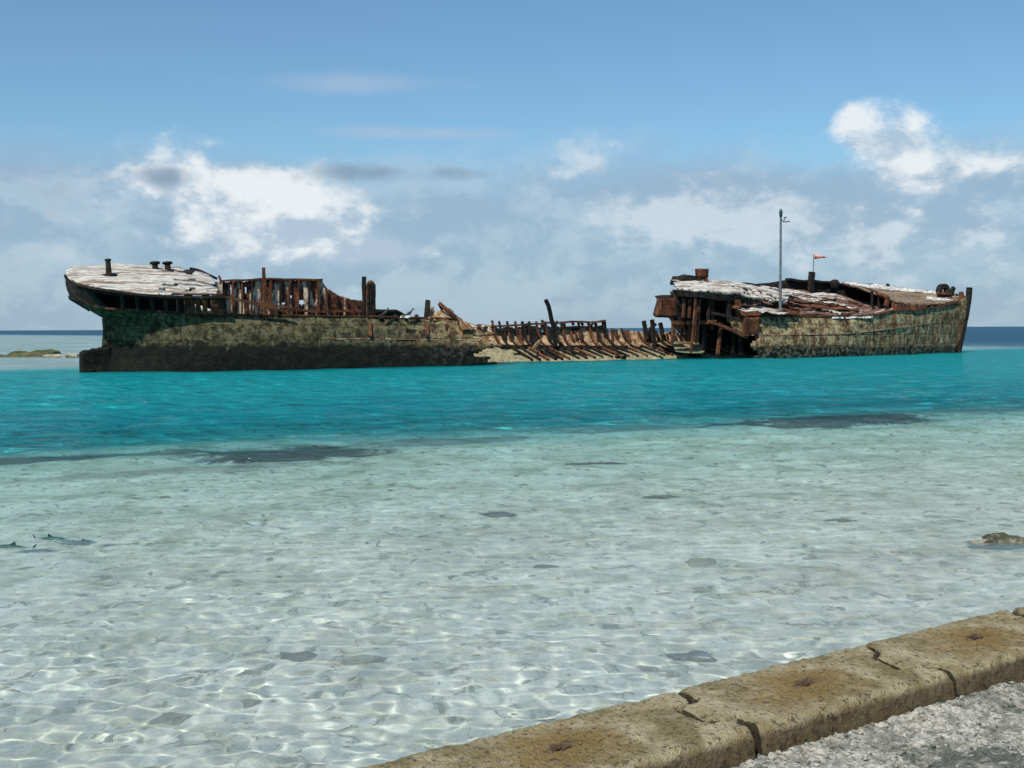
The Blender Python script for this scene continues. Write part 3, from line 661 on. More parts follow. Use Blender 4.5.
# far side of the bow
fo = PL((655, 296, 3.2), (720, 289, 3.3), (787, 280, 3.4), (813, 281.6, 3.4), (845, 284.6, 3.4), (881, 287.4, 3.2), (913, 291.4, 2.3), (936, 293.6, 1.4), (955, 296.5, .5), (966, 297, .05))
fo_bot = PL((700, 355, 2.6), (760, 354, 2.8), (820, 353, 2.6), (880, 352, 2.0), (930, 352, 1.0), (957, 352, .05))
fo_bot = [p*np.array((1, 1, 0))+np.array((0, 0, -.4)) for p in fo_bot]
loft('far_bow_hull', [fo, [(a+b_)/2+np.array((0, .4*math.sin(math.pi*min(i/9, 1)), 0)) for i, (a, b_) in enumerate(zip(resample(fo, 12), resample(fo_bot, 12)))], fo_bot], M['black'], ncol=110, sub=5, thick=.08, jit=.04)
bar('bulwark_rail', PL((787, 279.6, 3.3), (813, 281.4, 3.3), (845, 284.4, 3.3)), .14, .25, M['black'], n=20, wob=.08)
# lower deck of the bow, sloping to the near sheer
main_deck = loft('bow_deck', [PL((757, 290, 3.0), (788, 290, 3.2), (824, 294, 3.2), (858, 299, 3.1), (880, 303, 2.9)), [(a+b_)/2+np.array((0, 0, -.05)) for a, b_ in zip(resample(PL((757, 290, 3.0), (788, 290, 3.2), (824, 294, 3.2), (858, 299, 3.1), (880, 303, 2.9)), 8), resample(PL((735, 309, -2.1), (752, 315.3, -2.15), (835, 315.3, -2.2), (876, 314.3, -2.05), (893, 310, -1.8)), 8))], PL((735, 309, -2.1), (752, 315.3, -2.15), (835, 315.3, -2.2), (876, 314.3, -2.05), (893, 310, -1.8))], M['deck2'], ncol=90, sub=14, thick=.08, jit=.13)
fc_far = [p+np.array((0, -.05, .02)) for p in PL((842, 284, 3.3), (881, 286.8, 3.1), (913, 291, 2.2), (936, 293.2, 1.3), (958, 296.8, .3))]
fc_near = PL((888, 298, -1.2), (898, 303, -1.55), (915, 305, -1.3), (930, 305.2, -.95), (946, 303.6, -.55), (959, 300, -.1))
foc = loft('forecastle_deck', [fc_far, [a*.62+b_*.38+np.array((0, 0, .06)) for a, b_ in zip(resample(fc_far, 10), resample(fc_near, 10))], fc_near], M['planks'], ncol=80, sub=10, thick=.12, jit=.05)
loft('deck_crust', [[p+np.array((0, 0, .10)) for p in fc_far], [a*.68+b_*.32+np.array((0, 0, .15)) for a, b_ in zip(resample(fc_far, 10), resample(fc_near, 10))]], M['white'], ncol=70, sub=6, thick=.05, jit=.06, parent=foc, curve=False)
loft('deck_crust', [PL((928, 294, 1.3), (959, 297.5, .2)), PL((926, 300, -.3), (957, 301, -.3))], M['white'], ncol=30, sub=8, thick=.06, jit=.05, parent=foc, curve=False, hole=lambda u, v, z, a, b_: noise.noise(Vector((u*1.6, v*2, 0))) > .2)
# break of the forecastle
bar('deck_beam', PL((846, 285.5, 3.1), (868, 290, 1.2), (888, 298, -1.4)), .18, .22, M['rust'], n=10, wob=.05)
bar('forecastle_pillar', PL((888.5, 298, -1.5), (886, 306.5, -1.5)), .24, .2, M['rust'], n=3)
for k in range(9):
    a_ = k/8; xx = 893+a_*62; yy = float(np.interp(xx, [893, 915, 930, 946, 957], [304.5, 306, 306.5, 305, 302]))
    vv = float(np.interp(xx, [893, 930, 957], [-1.6, -1.05, -.25]))
    bar('deck_stanchion', PL((xx, yy-2.2, vv), (xx, yy+4.2-a_*2, vv-.12)), .12, .14, M['black'] if k % 2 else M['rust'], n=3)
plate('side_plate', PL((895, 304, -1.6), (928, 305.5, -1.1), (925, 310, -1.35), (893, 311, -1.85)), M['rust'], jit=.06, n=12)
for pxx in (872, 879, 884):
    bar('forecastle_pillar', PL((pxx, 291+(pxx-872)*.4, -.2), (pxx, 307, -.2)), .12, .12, M['black'], n=3)
# white crust patches on the side and deck
plate('deck_crust', PL((832, 315.4, -2.42), (874, 315.2, -2.3), (872, 318.2, -2.42), (833, 319.0, -2.5)), M['white'], thick=.03, jit=.07, n=16, parent=main_deck)
for (x0, y0, x1, y1, h_, v) in ((783, 290.5, 838, 296.5, 3.0, 1.8), (790, 296, 822, 301, 1.8, .8), (745, 307.5, 775, 310, 2.4, -1.6), (820, 302, 850, 305.5, 1.6, .0), (757, 312, 790, 313, 1.6, -2.3)):
    plate('deck_crust', [p+np.array((0, 0, .06)) for p in PL((x0, y0, v), (x1, y1, v), (x1-6, y1+h_, v-.7), (x0+4, y0+h_, v-.6))], M['deck'], thick=.03, jit=.12, n=16, parent=main_deck)
for k in range(16):
    xx = rng2.uniform(765, 850); t_ = rng2.random(); yy = 293+t_*17+(xx-765)*.05; v = 2.6-t_*4.6
    l_ = rng2.uniform(8, 22)
    bar('fallen_beam', [p+np.array((0, 0, .12)) for p in PL((xx, yy, v), (xx+l_*.6, yy+l_*.16, v-.3), (xx+l_, yy+l_*.27, v-.8))], .10, .16, M[rng2.choice(('rust', 'rust', 'black', 'deck'))], n=5, wob=.08)
# upper deck at the torn after end
ud_far = PL((673, 281, 1.2), (697, 280.5, 1.4), (720, 281.5, 1.6), (742, 284, 1.8), (775, 289, 2.0), (795, 292, 2.0))
ud_near = PL((676, 289, -1.2), (697, 292.3, -1.9), (718, 293, -2.1), (738, 294, -2.2), (762, 300, -2.2), (785, 304, -2.0))
upd = loft('upper_deck', [ud_far, [(a+b_)/2+np.array((0, 0, .08)) for a, b_ in zip(resample(ud_far, 10), resample(ud_near, 10))], ud_near], M['deck'], ncol=70, sub=10, thick=.14, jit=.10, hole=lambda u, v, z, a, b_: a > .55 and noise.noise(Vector((u*.9, v*1.3, 3))) > .12)
plate('deck_edge_plate', PL((671.5, 289, -1.2), (700, 293, -1.95), (698, 298.5, -1.9), (676, 296, -1.2)), M['black'], jit=.05, n=9)
plate('deck_edge_plate', PL((700, 293, -1.95), (752, 298, -2.2), (752, 303, -2.1), (699, 298.5, -1.9)), M['black'], jit=.10, n=12)
dh = plate('deckhouse', PL((677.5, 275.8, 1.0), (695, 276.5, 1.0), (696, 282.5, 1.0), (676, 282, 1.0)), M['black'], thick=.9, jit=.08, n=8, jag=.12, parent=upd)
plate('deckhouse_corner', PL((671.8, 281, .2), (675.5, 281, .2), (675.5, 285, .2), (672, 285, .2)), M['black'], thick=.3, jit=.03, n=4, parent=upd)
wn = plate('winch_drum', PL((698, 269, .6), (706.2, 269, .6), (705.8, 277.4, .6), (698.6, 277.4, .6)), M['rust'], thick=.45, jit=.05, n=5, parent=upd)
bar('winch_leg', PL((700, 277, .6), (699.4, 284, .5)), .24, .2, M['black'], parent=upd)
bar('winch_leg', PL((704.5, 277, .6), (707.5, 284, .3)), .18, .2, M['rust'], parent=upd)
bar('deck_stringer', PL((734, 283, 1.6), (748, 283.6, 1.6), (760, 286, 1.6)), .10, .16, M['black'], parent=upd)
# left hanging chunk
plate('overhanging_plate', PL((660.5, 298.3, -.4), (676, 298, -.4), (676, 317, -.4), (655.6, 316.5, -.4)), M['rust'], thick=.10, jit=.05, n=9)
plate('overhanging_plate', PL((658, 298.4, .9), (660.5, 298.3, -.4), (655.6, 316.5, -.4), (653.5, 315, .9)), M['rust'], thick=.08, jit=.03, n=6)
plate('overhanging_plate', PL((655.6, 316.6, -.4), (676, 316.8, -.4), (676, 315, 1.2), (654, 315, .9)), M['rust'], thick=.10, jit=.03, n=6)
# dark bulkhead and holds behind
plate('bulkhead', PL((670, 292, 1.6), (762, 292, 1.9), (752, 356, 1.6), (697, 356, 1.6)), M['black'], thick=.08, jit=.08, n=18)
plate('bulkhead', PL((674, 292, 1.0), (700, 292, 1.0), (700, 326, .8), (673, 324, .8)), M['black'], thick=.08, jit=.06, n=10)
loft('hold_floor', [PL((672, 343, 1.6), (700, 344, 1.6), (752, 345, 1.6)), PL((676, 352, -.9), (700, 353.5, -.9), (748, 355, -1.6))], M['tan'], ncol=30, sub=8, thick=.06, jit=.05, curve=False, hole=lambda u, v, z, a, b_: a > .38)
for (x0, y0, x1, y1, v, w_, k) in ((673.5, 322, 672.5, 342, -.8, .16, 'rust'), (682.5, 325, 681, 342, -.6, .12, 'rust'), (689.5, 325, 688.5, 342, -.6, .12, 'rust'), (695.5, 299, 691, 353.5, -1.9, .09, 'rust'), (699, 299, 696, 343, -1.6, .14, 'rust'), (721, 322, 717.5, 354, -1.8, .14, 'rust'), (709, 300, 708, 322, -1.7, .12, 'black'), (713, 296, 712, 330, -1.2, .12, 'rust'), (684, 299, 683, 318, -1.2, .12, 'rust'), (690, 299, 689, 318, -1.3, .12, 'rust'), (728, 300, 730, 322, -1.9, .2, 'black'), (738, 300, 738, 326, -2.2, .2, 'rust'), (745, 312, 746, 336, -2.5, .24, 'rust'), (705, 324, 704, 350, -.9, .15, 'black'), (735, 325, 733, 353, -.9, .18, 'black'), (742, 328, 741, 355, -1.6, .18, 'black')):
    bar('hold_pillar', PL((x0, y0, v), (x1, y1, v)), w_, w_*1.1, M[k], n=4, wob=.03)
bar('cross_beam', PL((673, 322.5, -.9), (700, 322.5, -1.0), (716, 321.5, -1.5)), .2, .3, M['rust'], n=6, wob=.04)
bar('cross_beam', PL((673, 342.6, -.8), (697, 343.2, -.8)), .14, .3, M['tan'], n=6, wob=.04)
bar('cross_beam', PL((708.5, 321.5, -2.0), (727, 328, -2.2), (747, 337.5, -2.4)), .16, .2, M['rust'], n=6, wob=.04)
bar('cross_beam', PL((712, 313, -2.0), (735, 318, -2.2), (752, 326, -2.5)), .14, .2, M['black'], n=6, wob=.05)
plate('hanging_plate', PL((726, 318, -2.1), (748, 322, -2.5), (747, 334, -2.4), (733, 330, -2.1)), M['hull'], jit=.10, n=8)
plate('hanging_plate', PL((748, 317, -2.75), (759, 317, -2.8), (758, 336, -2.7), (749, 334, -2.6)), M['rust'], jit=.05, n=8)
plate('hanging_plate', PL((733, 308, -2.3), (752, 311, -2.6), (751, 319, -2.65), (738, 315, -2.3)), M['rust'], jit=.12, n=8)
plate('hanging_plate', PL((676, 300, -.9), (694, 300, -1.0), (693, 316, -.9), (677, 316, -.9)), M['black'], jit=.10, n=8)
# tangle of torn plate and pipe at the step between the decks
for k in range(26):
    cx = rng2.uniform(732, 762); cy_ = rng2.uniform(289, 307); v = -2.2+(307-cy_)*.10
    if k % 2:
        s1, s2 = rng2.uniform(3, 9), rng2.uniform(1.5, 4)
        sl_ = rng2.uniform(-.1, .7)
        plate('torn_plate', PL((cx-s1/2, cy_-s2/2-s1*sl_/2, v), (cx+s1/2, cy_-s2/2+s1*sl_/2, v-.3), (cx+s1/2+1, cy_+s2/2+s1*sl_/2, v-.6), (cx-s1/2, cy_+s2/2-s1*sl_/2, v-.1)), M[rng2.choice(('black', 'rust', 'deck', 'black'))], jit=.12, n=5)
    else:
        a_ = rng2.uniform(-.6, .9); l_ = rng2.uniform(5, 13)
        bar('twisted_pipe', PL((cx-l_/2, cy_-l_*a_/2, v), (cx, cy_+rng2.uniform(-1.5, 1.5), v-.3), (cx+l_/2, cy_+l_*a_/2, v-.4)), .11, .11, M[rng2.choice(('black', 'rust', 'black'))], n=6, wob=.08)
# long broken plates between the tangle and the near rail
for (x0, y0, x1, y1, h_, v, k) in ((733, 307, 780, 309.5, 2.4, -2.0, 'deck'), (738, 310.5, 800, 311.5, 3.4, -2.3, 'rust'), (762, 300, 800, 305, 2, -.4, 'black'), (785, 299, 850, 307, 1.6, -.3, 'rust'), (800, 305, 860, 309, 2.5, -1.3, 'rust'), (765, 296, 792, 300, 2.2, .4, 'black')):
    plate('torn_plate', PL((x0, y0, v), (x1, y1, v), (x1-4, y1+h_, v-.4), (x0+5, y0+h_, v-.4)), M[k], jit=.12, n=14)
# posts and fittings on the bow
bar('bulwark_post', PL((812, 272, 2.9), (811, 282, 2.9), (810.5, 292, 2.9)), .34, .26, M['black'], n=5)
p = P(834.6, 285, 2.9); revolve('ventilator', [(.2, -.2), (.3, .0), (.32, .15), (.2, .32), (.05, .36)], M['black'], wreck, p)
plate('deck_hatch', PL((860, 284.2, 3.0), (873, 284.6, 3.0), (873.5, 287.4, 2.6), (861, 287, 2.6)), M['black'], thick=.12, jit=.04, n=5)
bar('mooring_cleat', PL((888, 284, 2.4), (887, 288.5, 2.4)), .2, .16, M['black'], n=3)
def arch(name, cx, cy_, v, w_, h_, mat):
    pts = []
    for k in range(11):
        a_ = math.pi*k/10; pts.append(P(cx+w_*math.cos(a_)*-1, cy_-h_*math.sin(a_)**.7, v))
    return bars_mesh(name, [(pts, .26, .34)], mat)
arch('fairlead', 943, 293, .5, 4.0, 7.2, M['black'])
plate('fairlead_base', PL((937, 291.5, .5), (951, 293, .4), (952, 295, .0), (936.5, 294, .2)), M['rust'], thick=.10, jit=.03, n=5)
plate('fairlead_plate', PL((946, 287, .5), (949.5, 291, .4), (950, 294.5, .3), (945.5, 294, .3)), M['black'], thick=.2, jit=.03, n=4)
bar('mooring_post', PL((953.6, 287.5, .3), (952.2, 290.5, .3), (952, 295, .3)), .24, .2, M['black'], n=4)
bar('mooring_post', PL((961.2, 292, .05), (961, 301, .0)), .22, .2, M['rust'], n=4, tp=1.4)
bar('mooring_post', PL((963.6, 296, .05), (963, 301, .0)), .2, .2, M['rust'], n=3)
bar('mooring_post', PL((956.6, 294.5, .25), (956.4, 297, .2)), .2, .2, M['black'], n=3)
# ------------------------------------------------------------------ things standing on the wreck
def wpt(p):
    return Vector((S0.x, S0.y, 0))+U*p[0]+V*p[1]+Vector((0, 0, p[2]))
def simple(name, colr, rough=.6, metal=0.0, nz=0, c2=None, sc=8):
    m, t = material(name)
    if c2:
        o = t.node('ShaderNodeTexCoord').outputs['Object']; n = t.noise(o, sc, 5, .65)
        colr_ = t.mix(t.sstep(n, .4, .62), colr, c2)
        bm_ = t.node('ShaderNodeBump', {'Height': n, 'Strength': .5, 'Distance': .01})
        b = t.node('ShaderNodeBsdfPrincipled', {'Base Color': colr_, 'Roughness': rough, 'Metallic': metal, 'Normal': bm_.outputs[0]})
    else: b = t.node('ShaderNodeBsdfPrincipled', {'Base Color': (*colr, 1), 'Roughness': rough, 'Metallic': metal})
    out(t, b.outputs[0]); return m
galv = simple('galvanised_pole', (.17, .19, .20), .5, .3, c2=(.09, .10, .11), sc=3)
lampg = simple('green_lantern', (.006, .045, .042), .4)
flagm = simple('faded_red_flag', (.55, .14, .08), .8, c2=(.70, .62, .55), sc=5)
birdm = simple('dark_feathers', (.02, .02, .022), .8, c2=(.05, .045, .04), sc=20)
def empty(name, loc):
    o = bpy.data.objects.new(name, None); col.objects.link(o); o.location = loc; return o
base = P(780.2, 312, -2.0); top = P(780.2, 217, -2.0); Hh = top[2]-base[2]
nav = empty('navigation_pole', wpt(base)); tag(nav, 'tall thin grey pole with a green lantern on top, rising from the broken bow deck', 'navigation pole')
revolve('pole', [(.085, 0), (.085, Hh*.3), (.07, Hh*.3+.02), (.06, Hh)], galv, nav, (0, 0, 0), seg=10)
revolve('base_flange', [(.17, -.15), (.17, .12), (.10, .18)], galv, nav, (0, 0, 0), seg=10)
revolve('lantern', [(.06, Hh), (.09, Hh+.05), (.10, Hh+.30), (.07, Hh+.40), (.02, Hh+.46)], lampg, nav, (0, 0, 0), seg=12)
br_ = bars_mesh('bracket', [([(0, 0, Hh-.05), (.16, 0, Hh-.28), (.30, 0, Hh-.26)], .06, .06), ([(.16, 0, Hh-.28), (.24, 0, Hh-.02)], .05, .05)], galv, nav)
vane = bars_mesh('vane', [([(.16, 0, Hh-.03), (.34, 0, Hh-.02)], .07, .05), ([(.24, 0, Hh-.27), (.50, 0, Hh-.24)], .08, .05)], galv, nav)
bs_ = P(813.4, 272, 2.9); tp_ = P(814, 254, 2.9); hh = tp_[2]-bs_[2]
fl = empty('pennant', wpt(bs_)); tag(fl, 'small faded red pennant on a thin staff above the bulwark post of the bow', 'flag')
revolve('staff', [(.03, -.1), (.025, hh)], galv, fl, (0, 0, 0), seg=8)
bm = bmesh.new(); n = 10; top_r, bot_r = [], []
for i in range(n):
    f = i/(n-1); x = .05+.85*f; yv = .07*math.sin(f*9); zt = hh-.02-.13*f; zb = hh-.32+.10*f
    top_r.append(bm.verts.new((x, yv, zt))); bot_r.append(bm.verts.new((x, yv+.03, zb)))
for i in range(n-1): bm.faces.new((top_r[i], top_r[i+1], bot_r[i+1], bot_r[i]))
me = bpy.data.meshes.new('flag'); bm.to_mesh(me); bm.free(); smooth(me)
fo_ = link('flag', me, fl, [flagm]); md = fo_.modifiers.new('t', 'SOLIDIFY'); md.thickness = .012

def ellipsoid_body(name, spine, mat, seg=10):
    """continuous body: spine = [(x, z, half height, half width)]"""
    bm = bmesh.new(); rings = []
    for x, z, h_, w_ in spine:
        rings.append([bm.verts.new((x, w_*math.sin(6.28318*k/seg), z+h_*math.cos(6.28318*k/seg))) for k in range(seg)])
    for a_, b_ in zip(rings, rings[1:]):
        for k in range(seg): bm.faces.new((a_[k], a_[(k+1) % seg], b_[(k+1) % seg], b_[k]))
    bm.faces.new(rings[0][::-1]); bm.faces.new(rings[-1])
    bmesh.ops.recalc_face_normals(bm, faces=bm.faces)
    return bm
def bird(pp, ang, label):
    bm = ellipsoid_body('bird', [(-.30, .10, .006, .02), (-.20, .13, .025, .035), (-.10, .17, .06, .06), (0, .21, .075, .07), (.07, .27, .065, .055), (.10, .33, .042, .038), (.13, .375, .045, .04), (.17, .385, .035, .03), (.20, .38, .012, .012), (.27, .372, .004, .005)], birdm)
    for sy in (-.025, .025):
        r0 = [bm.verts.new((x, sy+dy, 0)) for x, dy in ((0, -.008), (.016, 0), (0, .008))]
        r1 = [bm.verts.new((x, sy+dy, .16)) for x, dy in ((0, -.008), (.016, 0), (0, .008))]
        for k in range(3): bm.faces.new((r0[k], r0[(k+1) % 3], r1[(k+1) % 3], r1[k]))
        ft = [bm.verts.new((x, sy+dy, z)) for x, dy, z in ((-.01, -.006, .012), (.06, -.03, .004), (.06, .03, .004), (-.01, .006, .012))]
        bm.faces.new(ft)
    me = bpy.data.meshes.new('bird'); bm.to_mesh(me); bm.free(); smooth(me); me.materials.append(birdm)
    o = bpy.data.objects.new('bird', me); col.objects.link(o); o.location = wpt(pp); o.rotation_euler = (0, 0, ang)
    tag(o, label, 'bird', 'dark birds perched on the stern section'); return o
bird(P(385.5, 317.3, -2.68), .9, 'small dark bird perched on the hull rim just right of the thick rusty post')
bird(P(410, 317.6, -2.68), .5, 'small dark bird perched on the hull rim just left of the torn forward plates')

# ------------------------------------------------------------------ rocks
def rock_material(name, c1, c2, c3):
    m, t = material(name)
    o = t.node('ShaderNodeTexCoord').outputs['Object']; a = t.noise(o, 3, 6, .65); b2 = t.noise(o, 14, 6, .7)
    c = t.mix(t.sstep(a, .36, .62), c1, c2); c = t.mix(t.math('MULTIPLY', t.sstep(b2, .52, .64), .8), c, c3)
    pbr(t, c, .9, t.math('ADD', a, b2), .9, .05); return m
mrock = rock_material('weedy_coral_rock', (.045, .045, .028), (.13, .125, .085), (.32, .31, .24))
mrock2 = rock_material('pale_coral_rock', (.22, .22, .16), (.40, .39, .31), (.10, .10, .065))
mgreen = rock_material('green_weedy_rock', (.020, .040, .014), (.075, .10, .035), (.16, .14, .07))
mreef = rock_material('reef_weed', (.035, .048, .022), (.12, .115, .055), (.26, .15, .07))
def rock(name, loc, sx, sy, sz, seed, mat, label, group=None, cat='rock', rot=None):
    bm = bmesh.new(); bmesh.ops.create_icosphere(bm, subdivisions=4, radius=1)
    for v in bm.verts:
        d = v.co.normalized(); nn = noise.noise(d*1.4+Vector((seed*3.1, 0, 0)))*.35+noise.noise(d*4+Vector((0, seed, 0)))*.16+noise.noise(d*10+Vector((0, 0, seed)))*.07
        v.co = d*(1+nn); v.co = Vector((v.co.x*sx, v.co.y*sy, v.co.z*sz))
    me = bpy.data.meshes.new(name); bm.to_mesh(me); bm.free(); smooth(me); me.materials.append(mat)
    o = bpy.data.objects.new(name, me); col.objects.link(o); o.location = loc
    o.rotation_euler = (0, 0, seed*1.3 if rot is None else rot); tag(o, label, cat, group)
    o.cycles.is_caustics_receiver = True
    return o
bedz = lambda p: float(bed_height(np.array([p.x]), np.array([p.y]))[0])
GR = 'coral rocks on the sandy bottom'
specs = [
 (297, 641, .115, .05, .05, 'dark flat coral rock under shallow water, left of the two close together', mrock),
 (362, 647, .125, .06, .05, 'grey coral rock under shallow water, right of the two close together', mrock2),
 (170, 697, .10, .05, .03, 'flat greyish rock under the water in the lower left', mrock2),
 (497, 513, .17, .10, .07, 'blue-grey rock under the water right of centre, far from the wall', mrock),
 (597, 463, .42, .14, .08, 'long dark rock under the water close to the channel edge', mrock),
 (700, 555, .13, .08, .05, 'brownish rock under the water in the middle of the right half', mrock2),
 (690, 640, .13, .05, .03, 'dark flat rock under the water just above the wall', mrock),
 (30, 745, .06, .035, .02, 'small dark stone under the water in the bottom left corner', mrock),
 (545, 560, .09, .05, .03, 'small dark stone under the water below the centre of the picture', mrock),
 (548, 697, .055, .035, .02, 'small dark stone under the water close to the left end of the wall', mrock),
 (250, 681, .05, .03, .02, 'small brown stone under the water below the pair of coral rocks', mrock2),
 (840, 518, .15, .07, .04, 'dark rock under the water left of the rock that breaks the surface', mrock),
 (660, 494, .20, .09, .05, 'dark rock under the water below the weedy patch of the channel edge', mrock),
]
for i, (x, y, sx, sy, sz, lb, mt) in enumerate(specs):
    p = on_z(x, y, -.04); p = Vector((p.x, p.y, bedz(p)+sz*.45))
    rock('coral_rock', p, sx*.9, sy*1.15, sz*1.5, i+1, mt, lb, GR, rot=random.uniform(-.3, .3))
p = on_z(1004, 542, 0)
rock('coral_rock', Vector((p.x+.02, p.y+.06, -.05)), .21, .12, .095, 31, mrock, 'dark weedy rock breaking the surface at the right edge of the picture', 'rocks breaking the surface', rot=.15)
p = on_z(982, 541, 0)
rock('coral_rock', Vector((p.x, p.y, -.06)), .13, .08, .075, 37, mrock2, 'low pale rock at the water line beside the dark weedy rock at the right edge', 'rocks breaking the surface', rot=.1)

# countless small bits of coral and stone lying on the bed
bmc = bmesh.new(); rr3 = random.Random(5)
for i in range(420):
    px_, py_ = rr3.uniform(-60, 1060), 470+310*rr3.random()**1.2
    p = on_z(px_, py_, -.04)
    r_ = rr3.uniform(.005, .02)*(2.0 if rr3.random() < .10 else 1)
    if edge_dist(p.x, p.y) > -.5: continue
    z = bedz(p)+r_*.1
    ret = bmesh.ops.create_icosphere(bmc, subdivisions=2, radius=1, matrix=Matrix.Translation((p.x, p.y, z)) @ Matrix.Rotation(rr3.uniform(0, 6.28), 4, 'Z') @ Matrix.Diagonal((r_*rr3.uniform(.9, 2.2), r_, r_*.7, 1)))
    for v in ret['verts']: v.co += Vector(noise.noise_vector(v.co*70))*r_*.5
me = bpy.data.meshes.new('coral_bits'); bmc.to_mesh(me); bmc.free(); me.materials.append(mrock2)
o = bpy.data.objects.new('coral_bits', me); col.objects.link(o); o.cycles.is_caustics_receiver = True
tag(o, 'small dark bits of coral and stone strewn over the pale sand under the shallow water', 'coral bits', kind='stuff')

# reef bank showing above the water beyond the stern
b0 = on_z(40, 356, 0)
def bank(u0, u1, v, wid, hgt_, seed, name, label):
    nx, ny = 420, 40
    xs_ = np.linspace(u0, u1, nx); ys_ = np.linspace(-wid, wid, ny)
    Xb, Yb = np.meshgrid(xs_, ys_)
    env = (1-(Yb/wid)**2)*np.clip((Xb-u0)/3, 0, 1)*np.clip((u1-Xb)/4, 0, 1)
    h_ = -.10+env*(hgt_*.30+1.9*hgt_*np.clip(vnoise(Xb, Yb, .42, seed, 5, .65)+.02, 0, 1)+hgt_*.5*vnoise(Xb, Yb, 1.7, seed+2, 3))
    o = grid_mesh(name, b0.x+Xb, v+b0.y+Yb, h_, mreef); tag(o, label, 'reef', None); return o
bank(-45, 11, -1, 3.2, .26, 5, 'reef_bank', 'low weedy brown reef bank showing above the shallows left of the stern')
bank(-40, -5, 5.2, 2.2, .55, 19, 'reef_bank', 'green weedy reef hummocks behind the brown reef bank left of the stern')
RG = 'boulders on the reef bank beyond the stern'
for i, (x, y, s_, mt, lb) in enumerate([(50, 357.5, .34, mrock2, 'pale boulder at the foot of the reef bank, left of three'), (58, 358, .42, mrock2, 'pale boulder at the foot of the reef bank, middle of three'), (70, 357.5, .5, mrock2, 'pale boulder at the foot of the reef bank, next to the rudder'), (19, 355, .55, mgreen, 'broad green hummock of rock on the reef bank at the far left'), (31, 355.5, .35, mgreen, 'smaller green hummock of rock beside the broad one on the reef bank'), (46, 355, .7, mgreen, 'widest green hummock of rock on the reef bank, nearer the ship')]):
    p = on_z(x, y, 0); rock('boulder', Vector((p.x, p.y, .12 if y < 355 else .05)), s_*1.2, s_*.7, s_*.46, 50+i, mt, lb, RG, cat='rock', rot=.1*i)

# ------------------------------------------------------------------ fish just under the surface
fishm = simple('dark_green_fish_skin', (.006, .05, .05), .6, c2=(.02, .10, .09), sc=12)
def fish(x, y, L_, ang, label, bend=.0):
    p = on_z(x, y, 0)
    k = L_
    bm = ellipsoid_body('f', [(-.5*k, 0, .004, .004), (-.38*k, 0, .022*k, .03*k), (-.2*k, 0, .06*k, .06*k), (.05*k, 0, .095*k, .10*k), (.28*k, 0, .085*k, .10*k), (.42*k, -.005, .045*k, .04*k), (.5*k, -.01, .012*k, .014*k)], fishm, seg=14)
    for v in bm.verts: v.co.y += bend*(v.co.x/k)**2*k
    me = bpy.data.meshes.new('fish'); 
    def fin(pts):
        t_ = .006*k; vs1 = [bm.verts.new((a, b_-t_, c)) for a, b_, c in pts]; vs2 = [bm.verts.new((a, b_+t_, c)) for a, b_, c in pts]
        bm.faces.new(vs1); bm.faces.new(vs2[::-1]); n_ = len(pts)
        for q in range(n_): bm.faces.new((vs1[q], vs1[(q+1) % n_], vs2[(q+1) % n_], vs2[q]))
    yb = bend*.25*k
    fin([(-.46*k, yb*.8, .0), (-.62*k, yb, .12*k), (-.56*k, yb, 0), (-.60*k, yb, -.09*k)])
    fin([(.10*k, 0, .07*k), (-.08*k, 0, .17*k), (-.10*k, 0, .05*k)])
    for sgn in (-1, 1):
        a_ = [bm.verts.new(q) for q in ((.22*k, sgn*.04*k, -.02*k), (.02*k, sgn*.22*k, -.03*k), (.06*k, sgn*.04*k, -.03*k))]
        bm.faces.new(a_)
    bm.to_mesh(me); bm.free(); smooth(me); me.materials.append(fishm)
    o = bpy.data.objects.new('fish', me); col.objects.link(o); o.location = (p.x, p.y, -.03*L_); o.rotation_euler = (0, 0, ang)
    tag(o, label, 'fish', 'dark fish in the shallows')
fish(12, 547, .32, math.pi-.0, 'dark green fish near the surface at the left edge, lowest of the three')
fish(51, 539, .31, -.25, 'largest dark fish near the surface, middle of the three', .35)
fish(84, 541, .15, .0, 'smallest dark fish near the surface, rightmost of the three')

# ------------------------------------------------------------------ concrete kerb wall
ZT = .28
W0 = on_z(350, 768, ZT); W1 = on_z(1012, 606, ZT)
WD = (W1-W0); WD.z = 0; WD.normalize(); WN = Vector((WD.y, -WD.x, 0))   # along the wall, towards the shore
def sw(px_, py_, z=ZT):
    p = on_z(px_, py_, z)-W0; return np.array((p.dot(WD), p.dot(WN)))
front = [sw(*q) for q in ((653, 757), (724, 732), (827, 709), (884, 688), (959, 673), (1020, 656))]
WW = float(np.mean([f[1] for f in front])); print('wall width', WW, [f.round(2) for f in front])
m, t = material('weathered_concrete'); mconc = m
tco = t.node('ShaderNodeTexCoord').outputs['Object']; s = t.node('ShaderNodeSeparateXYZ', {0: tco})
a = t.noise(tco, 5, 6, .65, .3); b2 = t.noise(tco, 38, 5, .75); g3 = t.noise(tco, 110, 3, .7)
agg = t.node('ShaderNodeTexVoronoi', {'Vector': tco, 'Scale': 150.0}).outputs['Color']
aggv = t.node('ShaderNodeSeparateColor', {0: agg}).outputs[0]
c = t.mix(t.sstep(a, .35, .65), (.36, .285, .14), (.60, .52, .32))
c = t.mix(t.math('MULTIPLY', t.sstep(t.noise(tco, 3.1, 5, .6), .5, .62), .7), c, (.20, .165, .055))
rr = t.math('SQRT', t.math('ADD', t.math('POWER', t.math('MULTIPLY', s.outputs[0], .72), 2), t.math('POWER', t.math('MULTIPLY', s.outputs[1], 1.15), 2)))
rr = t.math('ADD', rr, t.math('MULTIPLY', t.math('SUBTRACT', a, .5), .38))
c = t.mix(t.math('MULTIPLY', t.sstep(rr, .30, .08), .78), c, (.30, .18, .04))
